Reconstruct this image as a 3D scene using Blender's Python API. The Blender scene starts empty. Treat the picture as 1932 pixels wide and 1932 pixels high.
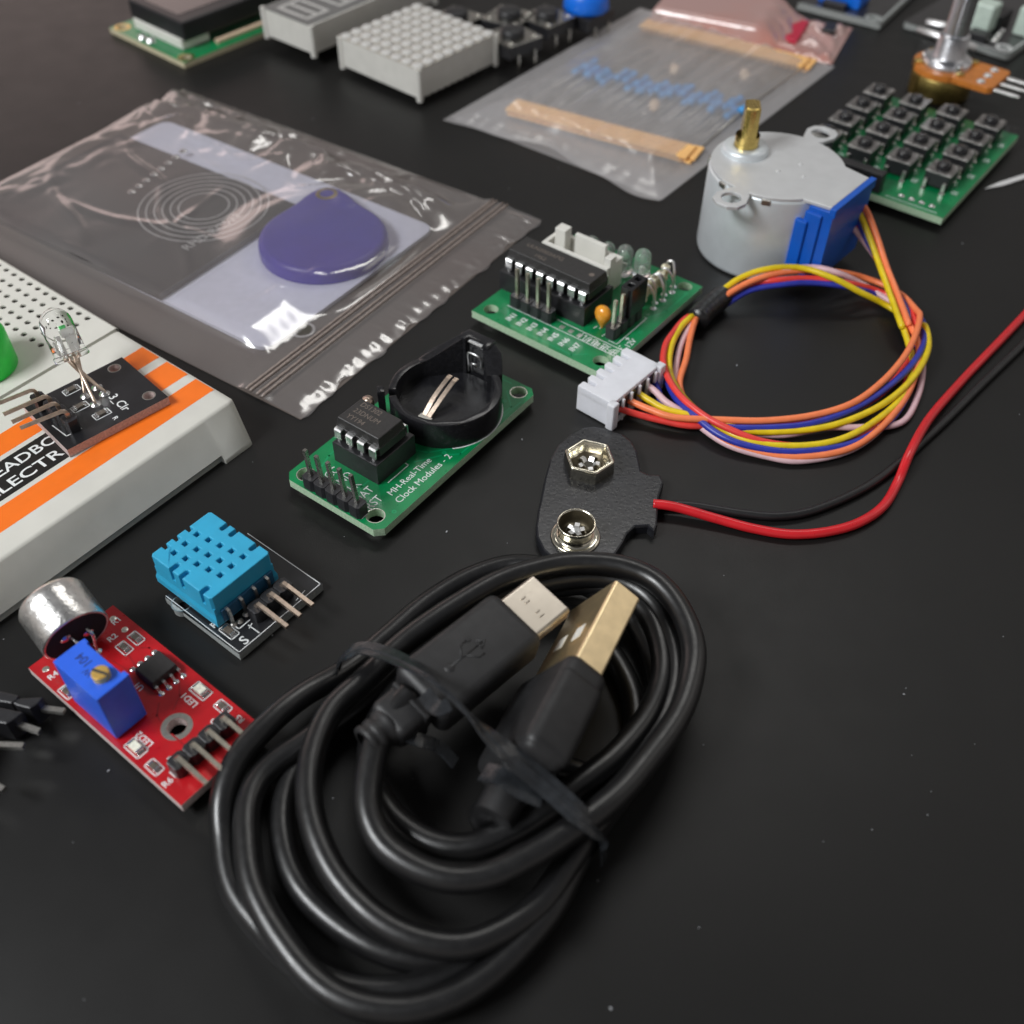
import bpy, bmesh, math, random
from mathutils import Vector, Matrix
PI = math.pi; R = math.radians
random.seed(7)
S = 0.01                      # 1 mm in scene units
scn = bpy.context.scene
col = scn.collection

# ------------------------------------------------------------------ camera
F, H, PIT, ROL = 1952.243, 125.924, 0.8222, 0.0138
_fw = Vector((0, math.cos(PIT), -math.sin(PIT))); _rt = Vector((1, 0, 0)); _up = _rt.cross(_fw)
_r = _rt*math.cos(ROL) + _up*math.sin(ROL); _u = -_rt*math.sin(ROL) + _up*math.cos(ROL)
EYE = Vector((0, 0, H))
def P(p, z):
    """point of the table scene (mm) at height z seen at photo position p"""
    d = _fw + _r*((p[0]-966)/F) - _u*((p[1]-966)/F)
    return EYE + d*((z-H)/d.z)
def reg(x0, y0, w, px=1932):
    s = w/px*0.638889
    return lambda x, y: (x0*0.638889 + x*s, y0*0.638889 + y*s)
z1 = reg(0, 700, 800); z2 = reg(0, 1500, 800, 1717); z3 = reg(700, 850, 1000); z4 = reg(1300, 550, 900)
zc = reg(1500, 900, 1400); zm = reg(1900, 200, 1124); zu = reg(550, 1550, 1600); za = reg(200, 0, 1600)
zd = reg(400, 1480, 600); z6 = reg(2600, 0, 424); zj = reg(1650, 1000, 400); zk = reg(1550, 1250, 450)
zb = reg(1300, 0, 700); zt = reg(2300, 0, 450); zp = reg(1900, 0, 600); zr = reg(1300, 0, 1200)
zg = reg(0, 900, 300); zh = reg(0, 1950, 300, 1288); zq = reg(0, 200, 1500); zl = reg(300, 0, 600)
zv = reg(1000, 2100, 1150)

# ------------------------------------------------------------------ materials
M = {}
def mat(name, c, rough=.5, metal=0, var=.06, vs=.6, bump=0, bs=3, trans=0, alpha=1, ior=1.5, coat=0, emit=None, spec=.5, rv=.08, sss=0, c2=None, thr=None):
    m = bpy.data.materials.new(name); m.use_nodes = True; n = m.node_tree.nodes; l = m.node_tree.links
    b = n['Principled BSDF']
    tc = n.new('ShaderNodeTexCoord'); mp = n.new('ShaderNodeMapping'); mp.inputs['Scale'].default_value = (1/S,)*3
    l.new(tc.outputs['Object'], mp.inputs[0])
    nz = n.new('ShaderNodeTexNoise'); nz.inputs['Scale'].default_value = vs; nz.inputs['Detail'].default_value = 5
    l.new(mp.outputs[0], nz.inputs['Vector'])
    rp = n.new('ShaderNodeValToRGB'); rp.color_ramp.elements[0].position = .3; rp.color_ramp.elements[1].position = .7
    c2 = c2 or c
    rp.color_ramp.elements[0].color = tuple(x*(1-var) for x in c)+(1,)
    rp.color_ramp.elements[1].color = tuple(min(1, x*(1+var)) for x in c2)+(1,)
    if thr: rp.color_ramp.elements[0].position, rp.color_ramp.elements[1].position = thr
    l.new(nz.outputs['Fac'], rp.inputs[0]); l.new(rp.outputs[0], b.inputs['Base Color'])
    n2 = n.new('ShaderNodeTexNoise'); n2.inputs['Scale'].default_value = vs*3.7; n2.inputs['Detail'].default_value = 4
    l.new(mp.outputs[0], n2.inputs['Vector'])
    mr = n.new('ShaderNodeMapRange'); mr.inputs[3].default_value = max(0, rough-rv); mr.inputs[4].default_value = min(1, rough+rv)
    l.new(n2.outputs['Fac'], mr.inputs[0]); l.new(mr.outputs[0], b.inputs['Roughness'])
    b.inputs['Metallic'].default_value = metal; b.inputs['IOR'].default_value = ior
    b.inputs['Transmission Weight'].default_value = trans; b.inputs['Alpha'].default_value = alpha
    b.inputs['Coat Weight'].default_value = coat; b.inputs['Coat Roughness'].default_value = .12
    b.inputs['Specular IOR Level'].default_value = spec
    if sss:
        b.inputs['Subsurface Weight'].default_value = sss; b.inputs['Subsurface Radius'].default_value = (S*1.5,)*3
        b.inputs['Subsurface Scale'].default_value = 1
    if bump:
        n3 = n.new('ShaderNodeTexNoise'); n3.inputs['Scale'].default_value = bs; n3.inputs['Detail'].default_value = 6
        l.new(mp.outputs[0], n3.inputs['Vector'])
        bp = n.new('ShaderNodeBump'); bp.inputs['Strength'].default_value = 1; bp.inputs['Distance'].default_value = bump*S
        l.new(n3.outputs['Fac'], bp.inputs['Height']); l.new(bp.outputs[0], b.inputs['Normal'])
    M[name] = m; return m
mat('table', (.009, .0088, .0086), .42, bump=.02, bs=6, var=.1, vs=.04, spec=.3, rv=.05)
mat('dust', (.35, .36, .38), .9)
mat('board_green', (.001, .2, .062), .3, var=.2, vs=.25, coat=.15, bump=.008, bs=1.5)
mat('trace_green', (.002, .27, .1), .32)
mat('board_red', (.44, .007, .012), .3, var=.14, vs=.35, coat=.3, bump=.008, bs=1.5)
mat('board_black', (.012, .012, .014), .32, var=.2, vs=.4, coat=.3, bump=.008, bs=1.5)
mat('board_blue', (.02, .05, .16), .35, var=.2, coat=.2)
mat('fibre_green', (.42, .58, .4), .6, var=.18, vs=2.5, bump=.05, bs=4, sss=.15)
mat('fibre_white', (.62, .52, .50), .7, var=.2, vs=2.5, bump=.08, bs=3, sss=.15)
mat('fibre_grey', (.33, .35, .34), .6, var=.25, vs=2.5, bump=.08, bs=3)
mat('fibre_pink', (.5, .4, .38), .7, var=.25, vs=2.5, bump=.08, bs=3)
mat('fibre_cream', (.55, .5, .34), .6, var=.2, vs=1.5, bump=.05, bs=3)
mat('silk', (.72, .74, .74), .6, var=.08)
mat('pad', (.62, .6, .55), .32, 1, var=.12, vs=2, bump=.02, bs=4)
mat('solder', (.72, .72, .72), .24, 1, var=.1, vs=3, bump=.05, bs=2.5)
mat('tin', (.66, .64, .6), .3, 1, var=.12, vs=2, bump=.01, bs=4)
mat('tin_bright', (.86, .86, .86), .34, 1, var=.06, vs=2, bump=.01, bs=4)
mat('gold_pin', (.76, .7, .58), .3, 1, var=.15, vs=1.2, bump=.01, bs=3)
mat('copper_pin', (.66, .53, .43), .34, 1, var=.18, vs=1.4)
mat('brass', (.68, .5, .16), .26, 1, var=.14, vs=.8, bump=.01, bs=3)
mat('brass_dark', (.36, .27, .09), .42, 1, var=.25, vs=.4, bump=.02, bs=2)
mat('plug_reflected_tint', (.86, .69, .42), .33, .95, var=.1, vs=.5, rv=.05)  # gold-brown is the reflection of warm surroundings, put into the metal colour
mat('nickel', (.74, .7, .58), .17, 1, var=.12, vs=.6, bump=.03, bs=1.2)
mat('mic_can', (.84, .83, .81), .3, 1, var=.12, vs=.5, bump=.12, bs=.9)
mat('zinc', (.72, .77, .8), .38, .45, var=.04, vs=.3, bump=.02, bs=8, spec=.6)
mat('zinc_top', (.64, .65, .66), .45, .4, var=.04, vs=.3, bump=.02, bs=8)
mat('alu', (.66, .67, .7), .3, 1, var=.08, vs=.4)
mat('plastic_black', (.016, .016, .018), .42, var=.25, vs=1.2, bump=.015, bs=5)
mat('plastic_black_gloss', (.013, .013, .015), .24, var=.25, vs=1.2, bump=.012, bs=2.5)
mat('epoxy', (.022, .021, .021), .46, var=.2, vs=2, bump=.025, bs=9)
mat('pin_base', (.02, .02, .023), .36, var=.25, vs=1.5, bump=.05, bs=2)
mat('cable', (.0075, .0075, .008), .33, var=.15, vs=.3, bump=.03, bs=.5, spec=.6, rv=.1)
mat('plug_rubber', (.016, .016, .017), .48, var=.2, vs=.6, bump=.02, bs=9)
mat('tie_black', (.02, .022, .025), .19, var=.3, vs=.8, bump=.06, bs=1.6)
mat('leatherette', (.0105, .011, .014), .3, var=.25, vs=.4, bump=.035, bs=1.9, rv=.12)
mat('clip_edge', (.05, .055, .06), .6, var=.3, vs=1)
mat('white_plastic', (.72, .71, .66), .42, var=.04, vs=.3, bump=.015, bs=5, sss=.1)
mat('ivory', (.62, .61, .56), .45, var=.04, vs=.2, bump=.01, bs=5)
mat('nylon', (.74, .75, .8), .36, var=.04, vs=.4, bump=.02, bs=2, sss=.35)
mat('display_white', (.62, .61, .57), .4, var=.04, vs=.3)
mat('screen_dark', (.03, .027, .027), .18)
mat('display_grey', (.15, .148, .145), .35, var=.06)
mat('display_side', (.42, .39, .34), .5, var=.06)
mat('dot_white', (.56, .55, .53), .3, var=.05)
mat('orange', (.86, .17, .012), .38, var=.05, vs=.25)
mat('label_black', (.012, .011, .011), .35, var=.2)
mat('screw_brass', (.9, .58, .16), .36, .7, var=.1)
mat('trace_pale', (.5, .5, .5), .5)
mat('stud_dark', (.12, .1, .065), .4, .7, var=.3, vs=.8)
mat('mic_felt', (.008, .008, .008), .9)
mat('hole_dark', (.05, .045, .035), .8)
mat('sensor_blue', (.03, .36, .59), .42, var=.05, vs=.4, bump=.012, bs=4, sss=.08)
mat('sensor_pinbar', (.02, .1, .2), .45, var=.15)
mat('trimmer_blue', (.022, .12, .72), .42, var=.06, vs=.4, bump=.02, bs=3)
mat('ink', (.01, .02, .12), .6)
mat('marking', (.16, .13, .11), .5)
mat('cover_blue', (.006, .1, .52), .33, var=.06, vs=.3)
mat('orange_cap', (.8, .33, .03), .25, var=.12, vs=.8, coat=.5)
mat('wire_red', (.78, .055, .045), .36, var=.08, vs=.6)
mat('wire_orange', (.95, .24, .09), .38, var=.08, vs=.6)
mat('wire_yellow', (.78, .58, .012), .36, var=.1, vs=.6)
mat('wire_pink', (.72, .48, .52), .4, var=.08, vs=.6)
mat('wire_blue', (.028, .04, .36), .34, var=.12, vs=.6)
mat('lead_red', (.62, .015, .022), .3, var=.08, vs=.4, coat=.2)
mat('lead_black', (.012, .012, .013), .4, var=.2)
mat('shrink', (.012, .012, .013), .3, var=.2, bump=.06, bs=1.5)
mat('glass_led', (.98, .98, .99), .03, trans=1, var=0, ior=1.28, rv=.02, bump=.015, bs=.7)
mat('glass_small', (.96, .97, .97), .03, trans=.9, var=0, ior=1.35, rv=.03)
mat('led_inner', (.8, .8, .76), .3, .5, var=.1)
mat('led_chip', (.1, .55, .16), .4)
mat('led_smd', (.78, .78, .66), .3, var=.2, vs=3)
mat('resistor_tan', (.62, .42, .2), .35, var=.5, vs=1.1, c2=(.75, .66, .5))
mat('smd_body', (.1, .085, .07), .4, var=.3, vs=3)
mat('fob_blue', (.03, .015, .36), .35, var=.06, vs=.2)
mat('card_white', (.74, .76, .9), .5, var=.03)
mat('tape', (1, .55, .2), .7, var=.08, vs=.5, bump=.03, bs=2)
mat('resistor_blue', (.04, .3, .68), .3, var=.15, vs=1)
mat('resistor_beige', (.66, .5, .36), .4, var=.12, vs=1)
mat('phenolic', (.6, .2, .035), .4, var=.14, vs=.5)
mat('button_green', (.01, .78, .07), .35, var=.06, trans=.2, sss=.2)
mat('button_blue', (.004, .16, .78), .35, var=.05)
mat('mint', (.6, .72, .64), .4, var=.08)
mat('red_part', (.55, .01, .05), .4, var=.1)
mat('white_paper', (.7, .7, .7), .6)
mat('cap_dark', (.3, .29, .28), .33, .85, var=.3, vs=.5, bump=.02, bs=2)
mat('steel', (.5, .49, .45), .26, 1, var=.2, vs=.6, bump=.03, bs=1)

def film(name, tint, haze, gl, rough, bump, bs, clear=(.8, .78, .76), c2=None):
    """thin plastic film: part clear, part milky, part shiny, with creases"""
    m = bpy.data.materials.new(name); m.use_nodes = True; n = m.node_tree.nodes; l = m.node_tree.links
    n.clear(); out = n.new('ShaderNodeOutputMaterial')
    tc = n.new('ShaderNodeTexCoord'); mp = n.new('ShaderNodeMapping'); mp.inputs['Scale'].default_value = (1/S,)*3
    l.new(tc.outputs['Object'], mp.inputs[0])
    nz = n.new('ShaderNodeTexNoise'); nz.inputs['Scale'].default_value = bs; nz.inputs['Detail'].default_value = 3; nz.inputs['Distortion'].default_value = .6
    m3 = n.new('ShaderNodeMapping'); m3.inputs['Scale'].default_value = (1, .3, 1); m3.inputs['Rotation'].default_value = (0, 0, .5); l.new(mp.outputs[0], m3.inputs[0]); l.new(m3.outputs[0], nz.inputs['Vector'])
    bp = n.new('ShaderNodeBump'); bp.inputs['Distance'].default_value = bump*S; l.new(nz.outputs['Fac'], bp.inputs['Height'])
    tr = n.new('ShaderNodeBsdfTransparent'); tr.inputs[0].default_value = clear+(1,)
    df = n.new('ShaderNodeBsdfDiffuse')
    rp = n.new('ShaderNodeValToRGB'); rp.color_ramp.elements[0].color = tint+(1,); rp.color_ramp.elements[1].color = (c2 or tint)+(1,)
    rp.color_ramp.elements[0].position = .4; rp.color_ramp.elements[1].position = .62
    n2 = n.new('ShaderNodeTexNoise'); n2.inputs['Scale'].default_value = .03; l.new(mp.outputs[0], n2.inputs['Vector']); l.new(n2.outputs['Fac'], rp.inputs[0])
    l.new(rp.outputs[0], df.inputs[0])
    gs = n.new('ShaderNodeBsdfGlossy'); gs.inputs['Roughness'].default_value = rough; gs.inputs[0].default_value = (.95, .95, .95, 1)
    l.new(bp.outputs[0], gs.inputs['Normal'])
    m1 = n.new('ShaderNodeMixShader'); m1.inputs[0].default_value = haze; l.new(tr.outputs[0], m1.inputs[1]); l.new(df.outputs[0], m1.inputs[2])
    lw = n.new('ShaderNodeLayerWeight'); lw.inputs[0].default_value = .3; l.new(bp.outputs[0], lw.inputs['Normal'])
    mr = n.new('ShaderNodeMapRange'); mr.inputs[3].default_value = gl; mr.inputs[4].default_value = min(1, gl*4); l.new(lw.outputs['Facing'], mr.inputs[0])
    m2 = n.new('ShaderNodeMixShader'); l.new(mr.outputs[0], m2.inputs[0]); l.new(m1.outputs[0], m2.inputs[1]); l.new(gs.outputs[0], m2.inputs[2])
    l.new(m2.outputs[0], out.inputs[0]); M[name] = m
film('film_smoky', (.42, .39, .385), .17, .11, .16, .014, .12, clear=(.92, .91, .91), c2=(.42, .35, .34))
film('film_back', (.23, .19, .17), .5, .03, .3, .03, .1, clear=(.8, .8, .8))  # brown haze: milky plastic plus the bag's room reflection, painted as colour
film('film_clear', (.82, .79, .8), .25, .07, .3, .05, .12, clear=(.93, .93, .93))
mat('zip_ridge', (.32, .26, .23), .3, alpha=.75, var=.3, vs=1.5)
mat('tip_metal', (.55, .5, .43), .33, 1, var=.05, vs=.3)
film('film_pink', (.68, .28, .22), .82, .1, .2, .25, .1, clear=(.8, .4, .4), c2=(.6, .36, .33))

# ------------------------------------------------------------------ mesh builder
class MB:
    def __init__(s): s.v = []; s.f = []; s.mi = []; s.sm = []
    def add(s, vs, fs, T=None, mi=0, sm=False):
        k = len(s.v)
        s.v += [tuple(T @ Vector(v)) if T else tuple(v) for v in vs]
        s.f += [tuple(i+k for i in f) for f in fs]; s.mi += [mi]*len(fs); s.sm += [sm]*len(fs)
    def bm(s, b, T=None, mi=0, sm=False, mif=None):
        b.verts.index_update(); vs = [v.co.copy() for v in b.verts]; fs = [[v.index for v in f.verts] for f in b.faces]
        k = len(s.f); s.add(vs, fs, T, mi, sm)
        if mif:
            for i, f in enumerate(b.faces): s.mi[k+i] = mif(f)
        b.free()
    def box(s, x0, x1, y0, y1, z0, z1, bev=0, T=None, mi=0, seg=2, taper=None, mif=None):
        b = bmesh.new(); bmesh.ops.create_cube(b, size=1)
        for v in b.verts:
            tx = ty = 0
            if taper and v.co.z > 0: tx, ty = taper
            v.co = ((x0+x1)/2 + v.co.x*(x1-x0-2*tx), (y0+y1)/2 + v.co.y*(y1-y0-2*ty), (z0+z1)/2 + v.co.z*(z1-z0))
        if bev: bmesh.ops.bevel(b, geom=b.edges[:], offset=bev, segments=seg, profile=.5, affect='EDGES')
        b.normal_update(); s.bm(b, T, mi, False, mif)
    def prism(s, poly, z0, z1, bev=0, T=None, mi=0, seg=2, sm=False, ztop=None):
        b = bmesh.new(); lo = [b.verts.new((p[0], p[1], z0)) for p in poly]; hi = [b.verts.new((p[0], p[1], z1 if ztop is None else ztop[i])) for i, p in enumerate(poly)]
        n = len(poly); b.faces.new(lo[::-1]); ft = b.faces.new(hi)
        for i in range(n): b.faces.new((lo[i], lo[(i+1) % n], hi[(i+1) % n], hi[i]))
        bmesh.ops.recalc_face_normals(b, faces=b.faces[:])
        if bev: bmesh.ops.bevel(b, geom=[e for e in ft.edges], offset=bev, segments=seg, profile=.5, affect='EDGES')
        s.bm(b, T, mi, sm)
    def lathe(s, prof, c=(0, 0, 0), seg=32, T=None, mi=0, sm=True, a0=0, a1=2*PI, cap=False):
        full = abs(a1-a0-2*PI) < 1e-6; n = seg if full else seg+1; vs = []
        for i in range(n):
            a = a0+(a1-a0)*i/seg
            for r, z in prof: vs.append((c[0]+r*math.cos(a), c[1]+r*math.sin(a), c[2]+z))
        m = len(prof); fs = []
        for i in range(seg):
            j = (i+1) % n
            for k in range(m-1): fs.append((i*m+k, j*m+k, j*m+k+1, i*m+k+1))
        s.add(vs, fs, T, mi, sm)
    def cyl(s, p0, p1, r0, r1=None, seg=16, mi=0, sm=True, caps=True):
        r1 = r0 if r1 is None else r1
        p0 = Vector(p0); p1 = Vector(p1); T = Matrix.Translation(p0) @ (p1-p0).to_track_quat('Z', 'Y').to_matrix().to_4x4(); L = (p1-p0).length
        s.lathe([(r0, 0), (r1, L)], seg=seg, T=T, mi=mi, sm=sm)
        if caps:
            s.add([(r0*math.cos(2*PI*i/seg), r0*math.sin(2*PI*i/seg), 0) for i in range(seg)], [tuple(range(seg))[::-1]], T, mi)
            s.add([(r1*math.cos(2*PI*i/seg), r1*math.sin(2*PI*i/seg), L) for i in range(seg)], [tuple(range(seg))], T, mi)
    def tube(s, pts, r, seg=12, mi=0, prof=None, up=None, caps=True, rr=None):
        """sweep a round (or given) profile along points"""
        pts = [Vector(p) for p in pts]; n = len(pts); vs = []; N = None
        pr = prof or [(math.cos(2*PI*i/seg)*r, math.sin(2*PI*i/seg)*r) for i in range(seg)]
        m = len(pr)
        for i in range(n):
            t = (pts[min(i+1, n-1)]-pts[max(i-1, 0)]).normalized()
            if N is None:
                u = Vector(up) if up else (Vector((0, 0, 1)) if abs(t.z) < .9 else Vector((1, 0, 0)))
                N = (u - t*u.dot(t)).normalized()
            elif up: u = Vector(up); N = (u - t*u.dot(t)).normalized()
            else: N = (N - t*N.dot(t)).normalized()
            B = t.cross(N); k = rr[i] if rr else 1
            for a, b_ in pr: vs.append(pts[i] + (B*a + N*b_)*k)
        fs = [(i*m+j, i*m+(j+1) % m, (i+1)*m+(j+1) % m, (i+1)*m+j) for i in range(n-1) for j in range(m)]
        if caps: fs += [tuple(range(m))[::-1], tuple(range((n-1)*m, n*m))]
        s.add(vs, fs, None, mi, prof is None or len(pr) > 6)
    def wire(s, pts, w=.64, mi=0, up=None):
        h = w/2; s.tube(pts, h, mi=mi, prof=[(-h, -h), (h, -h), (h, h), (-h, h)], up=up)
    def mesh(s, me, T=None, mi=0, sm=False): s.add([v.co.copy() for v in me.vertices], [tuple(p.vertices) for p in me.polygons], T, mi, sm)
    def text(s, t, size, T, mi=0, ext=.012, align='LEFT', sx=1, bold=0):
        c = bpy.data.curves.new('t', 'FONT'); c.body = t; c.size = size; c.extrude = ext; c.align_x = align; c.align_y = 'CENTER'; c.offset = bold; c.resolution_u = 3
        s.mesh(cv2mesh(c), T @ Matrix.Diagonal((sx, 1, 1, 1)), mi)
    def plate(s, outer, holes, z0, z1, mi_side=1, mi_top=0, T=None, bev=0):
        c = bpy.data.curves.new('p', 'CURVE'); c.dimensions = '2D'; c.fill_mode = 'BOTH'; c.extrude = (z1-z0)/2
        for pl in [outer]+holes:
            sp = c.splines.new('POLY'); sp.points.add(len(pl)-1); sp.use_cyclic_u = True
            for q, p in zip(sp.points, pl): q.co = (p[0], p[1], 0, 1)
        me = cv2mesh(c); b = bmesh.new(); b.from_mesh(me)
        bmesh.ops.remove_doubles(b, verts=b.verts[:], dist=1e-4); bmesh.ops.recalc_face_normals(b, faces=b.faces[:])
        b.normal_update()
        if bev:
            es = [e for e in b.edges if len(e.link_faces) == 2 and {round(f.normal.z) for f in e.link_faces} == {1, 0}]
            bmesh.ops.bevel(b, geom=es, offset=bev, segments=2, profile=.5, affect='EDGES'); b.normal_update()
        Z = Matrix.Translation((0, 0, (z0+z1)/2))
        s.bm(b, (T or Matrix()) @ Z, 0, False, lambda f: mi_side if f.normal.z < .5 else mi_top)
    def build(s, name, mats, parent=None, label=None, cat=None, group=None, kind=None, loc=None, auto=None):
        me = bpy.data.meshes.new(name); me.from_pydata([tuple(Vector(v)*S) for v in s.v], [], s.f)
        for m in (mats if isinstance(mats, (list, tuple)) else [mats]): me.materials.append(M[m])
        for p, i, k in zip(me.polygons, s.mi, s.sm): p.material_index = i; p.use_smooth = k
        if auto:
            b = bmesh.new(); b.from_mesh(me); bmesh.ops.remove_doubles(b, verts=b.verts[:], dist=1e-5)
            for f in b.faces: f.smooth = True
            for e in b.edges:
                if len(e.link_faces) == 2: e.smooth = e.calc_face_angle() < auto
            b.to_mesh(me); b.free()
        me.update()
        o = bpy.data.objects.new(name, me); col.objects.link(o)
        if parent: o.parent = parent
        if loc: o.location = Vector(loc)*S
        tag(o, label, cat, group, kind); return o
def cv2mesh(c):
    o = bpy.data.objects.new('tmp', c); col.objects.link(o); bpy.context.view_layer.update()
    dg = bpy.context.evaluated_depsgraph_get(); me = bpy.data.meshes.new_from_object(o.evaluated_get(dg))
    bpy.data.objects.remove(o); bpy.data.curves.remove(c); me.name = 'tmpmesh'; return me
def tag(o, label=None, cat=None, group=None, kind=None):
    for k, v in (('label', label), ('category', cat), ('group', group), ('kind', kind)):
        if v: o[k] = v
def thing(name, label, cat, loc=(0, 0, 0), rz=0, group=None, M3=None):
    o = bpy.data.objects.new(name, None); col.objects.link(o); o.location = Vector(loc)*S; o.rotation_euler = (0, 0, rz)
    o.empty_display_size = .05
    tag(o, label, cat, group); return o
def dup(o, parent=None, loc=None, label=None, rz=None):
    c = o.copy(); col.objects.link(c); c.parent = parent
    if loc is not None: c.location = Vector(loc)*S
    if rz is not None: c.rotation_euler = (0, 0, rz)
    if label: c['label'] = label
    for ch in o.children: dup(ch, c)
    return c
def circ(x, y, r, n=24, sx=1): return [(x+r*sx*math.cos(2*PI*i/n), y+r*math.sin(2*PI*i/n)) for i in range(n)]
def rrect(x0, x1, y0, y1, r, n=5, ch=False):
    out = []
    for cx, cy, a in ((x1-r, y1-r, 0), (x0+r, y1-r, 90), (x0+r, y0+r, 180), (x1-r, y0+r, 270)):
        for i in range(n+1 if not ch else 2):
            t = R(a + 90*i/(n if not ch else 1)); out.append((cx+r*math.cos(t), cy+r*math.sin(t)))
    return out
def TR(x, y, z, rz=0, rx=0, ry=0): return Matrix.Translation((x, y, z)) @ Matrix.Rotation(rz, 4, 'Z') @ Matrix.Rotation(ry, 4, 'Y') @ Matrix.Rotation(rx, 4, 'X')
def spline(pts, n=8):
    pts = [Vector(p) for p in pts]; out = []
    for i in range(len(pts)-1):
        a = pts[i-1] if i else pts[0]*2-pts[1]; b = pts[i]; c = pts[i+1]; d = pts[i+2] if i+2 < len(pts) else c*2-b
        for k in range(n):
            t = k/n; t2 = t*t; t3 = t2*t
            out.append(.5*((2*b)+(-a+c)*t+(2*a-5*b+4*c-d)*t2+(-a+3*b-3*c+d)*t3))
    out.append(pts[-1]); return out
def loc2(fr, p, z):
    """photo position p at height z in a frame (x, y, angle)"""
    X = P(p, z); dx, dy = X.x-fr[0], X.y-fr[1]; c, s = math.cos(fr[2]), math.sin(fr[2])
    return (dx*c+dy*s, -dx*s+dy*c)
def lines(mb, segs, w, z, T=None, mi=0, h=.02):
    for (a, b) in segs:
        a = Vector(a).to_3d(); b = Vector(b).to_3d(); d = (b-a).normalized(); n = Vector((-d.y, d.x, 0))*w/2; a = a-d*w/2; b = b+d*w/2
        q = [a-n, b-n, b+n, a+n]; mb.add([(p.x, p.y, z) for p in q]+[(p.x, p.y, z+h) for p in q], [(4, 5, 6, 7), (0, 1, 5, 4), (1, 2, 6, 5), (2, 3, 7, 6), (3, 0, 4, 7)], T, mi)
def poly_lines(mb, pts, w, z, closed=False, T=None, mi=0, h_=.02):
    n = len(pts); lines(mb, [(pts[i], pts[(i+1) % n]) for i in range(n if closed else n-1)], w, z, T, mi, h_)
def ring(mb, x, y, r0, r1, z, mi=0, h=.02, n=24): mb.plate(circ(x, y, r1, n), [circ(x, y, r0, n)], z, z+h, mi, mi)
def header(parent, pts, z, h=2.5, w=2.4, name='pin_header'):
    """black header strip made of eight-sided cells in the parent's frame"""
    mb = MB()
    for (x, y, a) in pts:
        mb.prism([(w/2*px, 1.27*.97*py) for px, py in ((-1, -.6), (-.75, -1), (.75, -1), (1, -.6), (1, .6), (.75, 1), (-.75, 1), (-1, .6))], z, z+h, .12, TR(x, y, 0, a))
    return mb.build(name, 'pin_base', parent)
def smd(parent, x, y, a, z, L=1.6, W=.85, h=.45, name='chip_resistor', body='smd_body', box=True, silk=None, fx=.3):
    mb = MB(); T = TR(x, y, z, a)
    mb.box(-L/2+.25, L/2-.25, -W/2, W/2, .02, h, .03, T, 0); mb.box(-L/2, -L/2+fx, -W/2-.02, W/2+.02, 0.01, h+.03, .05, T, 1); mb.box(L/2-fx, L/2, -W/2-.02, W/2+.02, 0.01, h+.03, .05, T, 1)
    mb.box(-L/2-.25, -L/2+.02, -W/2, W/2, 0, .12, .04, T, 1); mb.box(L/2-.02, L/2+.25, -W/2, W/2, 0, .12, .04, T, 1)
    if silk is not None:
        c = [T @ Vector(p) for p in ((-L/2-.45, -W/2-.3, 0), (L/2+.45, -W/2-.3, 0), (L/2+.45, W/2+.3, 0), (-L/2-.45, W/2+.3, 0))]
        poly_lines(silk, [(p.x, p.y) for p in c], .16, z+.012, True)
    return mb.build(name, [body, 'solder'], parent)

# ================================================================== TABLE
mb = MB(); mb.box(-900, 900, -300, 1500, -20, 0, 2); mb.build('table', 'table', kind='structure')

# ================================================================== BREADBOARD
BB = (-79.579, 156.87, 2.498)
bb = thing('breadboard', 'large ivory solderless breadboard with orange stripes, at the left edge', 'breadboard', (BB[0], BB[1], 0), BB[2])
V0, V1 = -2.2+1.2, 58.0; UE = -38.4
GR = -7.1                       # groove between terminal strip and end strip
# perforated terminal strip : a cell of faces round each contact well
mb = MB(); PT = 2.54; r = .62; rows_u = [i for i in range(-1, 24)]; cols_v = range(0, 22)
def cell(x, y, hole):
    q = PT/2; sq = [(x+q, y+q), (x-q, y+q), (x-q, y-q), (x+q, y-q)]
    if not hole: mb.add([(a, b, 8.5) for a, b in sq], [(0, 1, 2, 3)]); return
    n = 12; vs = []
    for i in range(n):
        a = 2*PI*i/n+PI/4; ca, sa = math.cos(a), math.sin(a); k = q/max(abs(ca), abs(sa)); vs.append((x+ca*k, y+sa*k, 8.5))
    for i in range(n):
        a = 2*PI*i/n+PI/4; vs.append((x+r*math.cos(a), y+r*math.sin(a), 8.5))
    for i in range(n):
        a = 2*PI*i/n+PI/4; vs.append((x+r*.9*math.cos(a), y+r*.9*math.sin(a), 8.2))
    for i in range(n):
        a = 2*PI*i/n+PI/4; vs.append((x+r*.62*math.cos(a), y+r*.62*math.sin(a), 6.6))
    fs = [(i, (i+1) % n, n+(i+1) % n, n+i) for i in range(n)] + [(n+i, n+(i+1) % n, 2*n+(i+1) % n, 2*n+i) for i in range(n)]
    mb.add(vs, fs)
    mb.add(vs, [(2*n+i, 2*n+(i+1) % n, 3*n+(i+1) % n, 3*n+i) for i in range(n)] + [tuple(range(3*n, 4*n))], mi=1)
for i in rows_u:
    for j in cols_v: cell(i*PT, j*PT, i >= 0 and (j < 5 or 6 < j < 12))
u1 = 23.5*PT; vt = 21.5*PT
mb.add([(GR+.5, -1.27, 8.5), (-1.5*PT, -1.27, 8.5), (-1.5*PT, vt, 8.5), (GR+.5, vt, 8.5)], [(0, 1, 2, 3)])
mb.add([(GR+.5, -1.27, 8.5), (GR+.5, vt, 8.5), (GR+.5, vt, 5), (GR+.5, -1.27, 5)], [(0, 1, 2, 3)])
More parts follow.
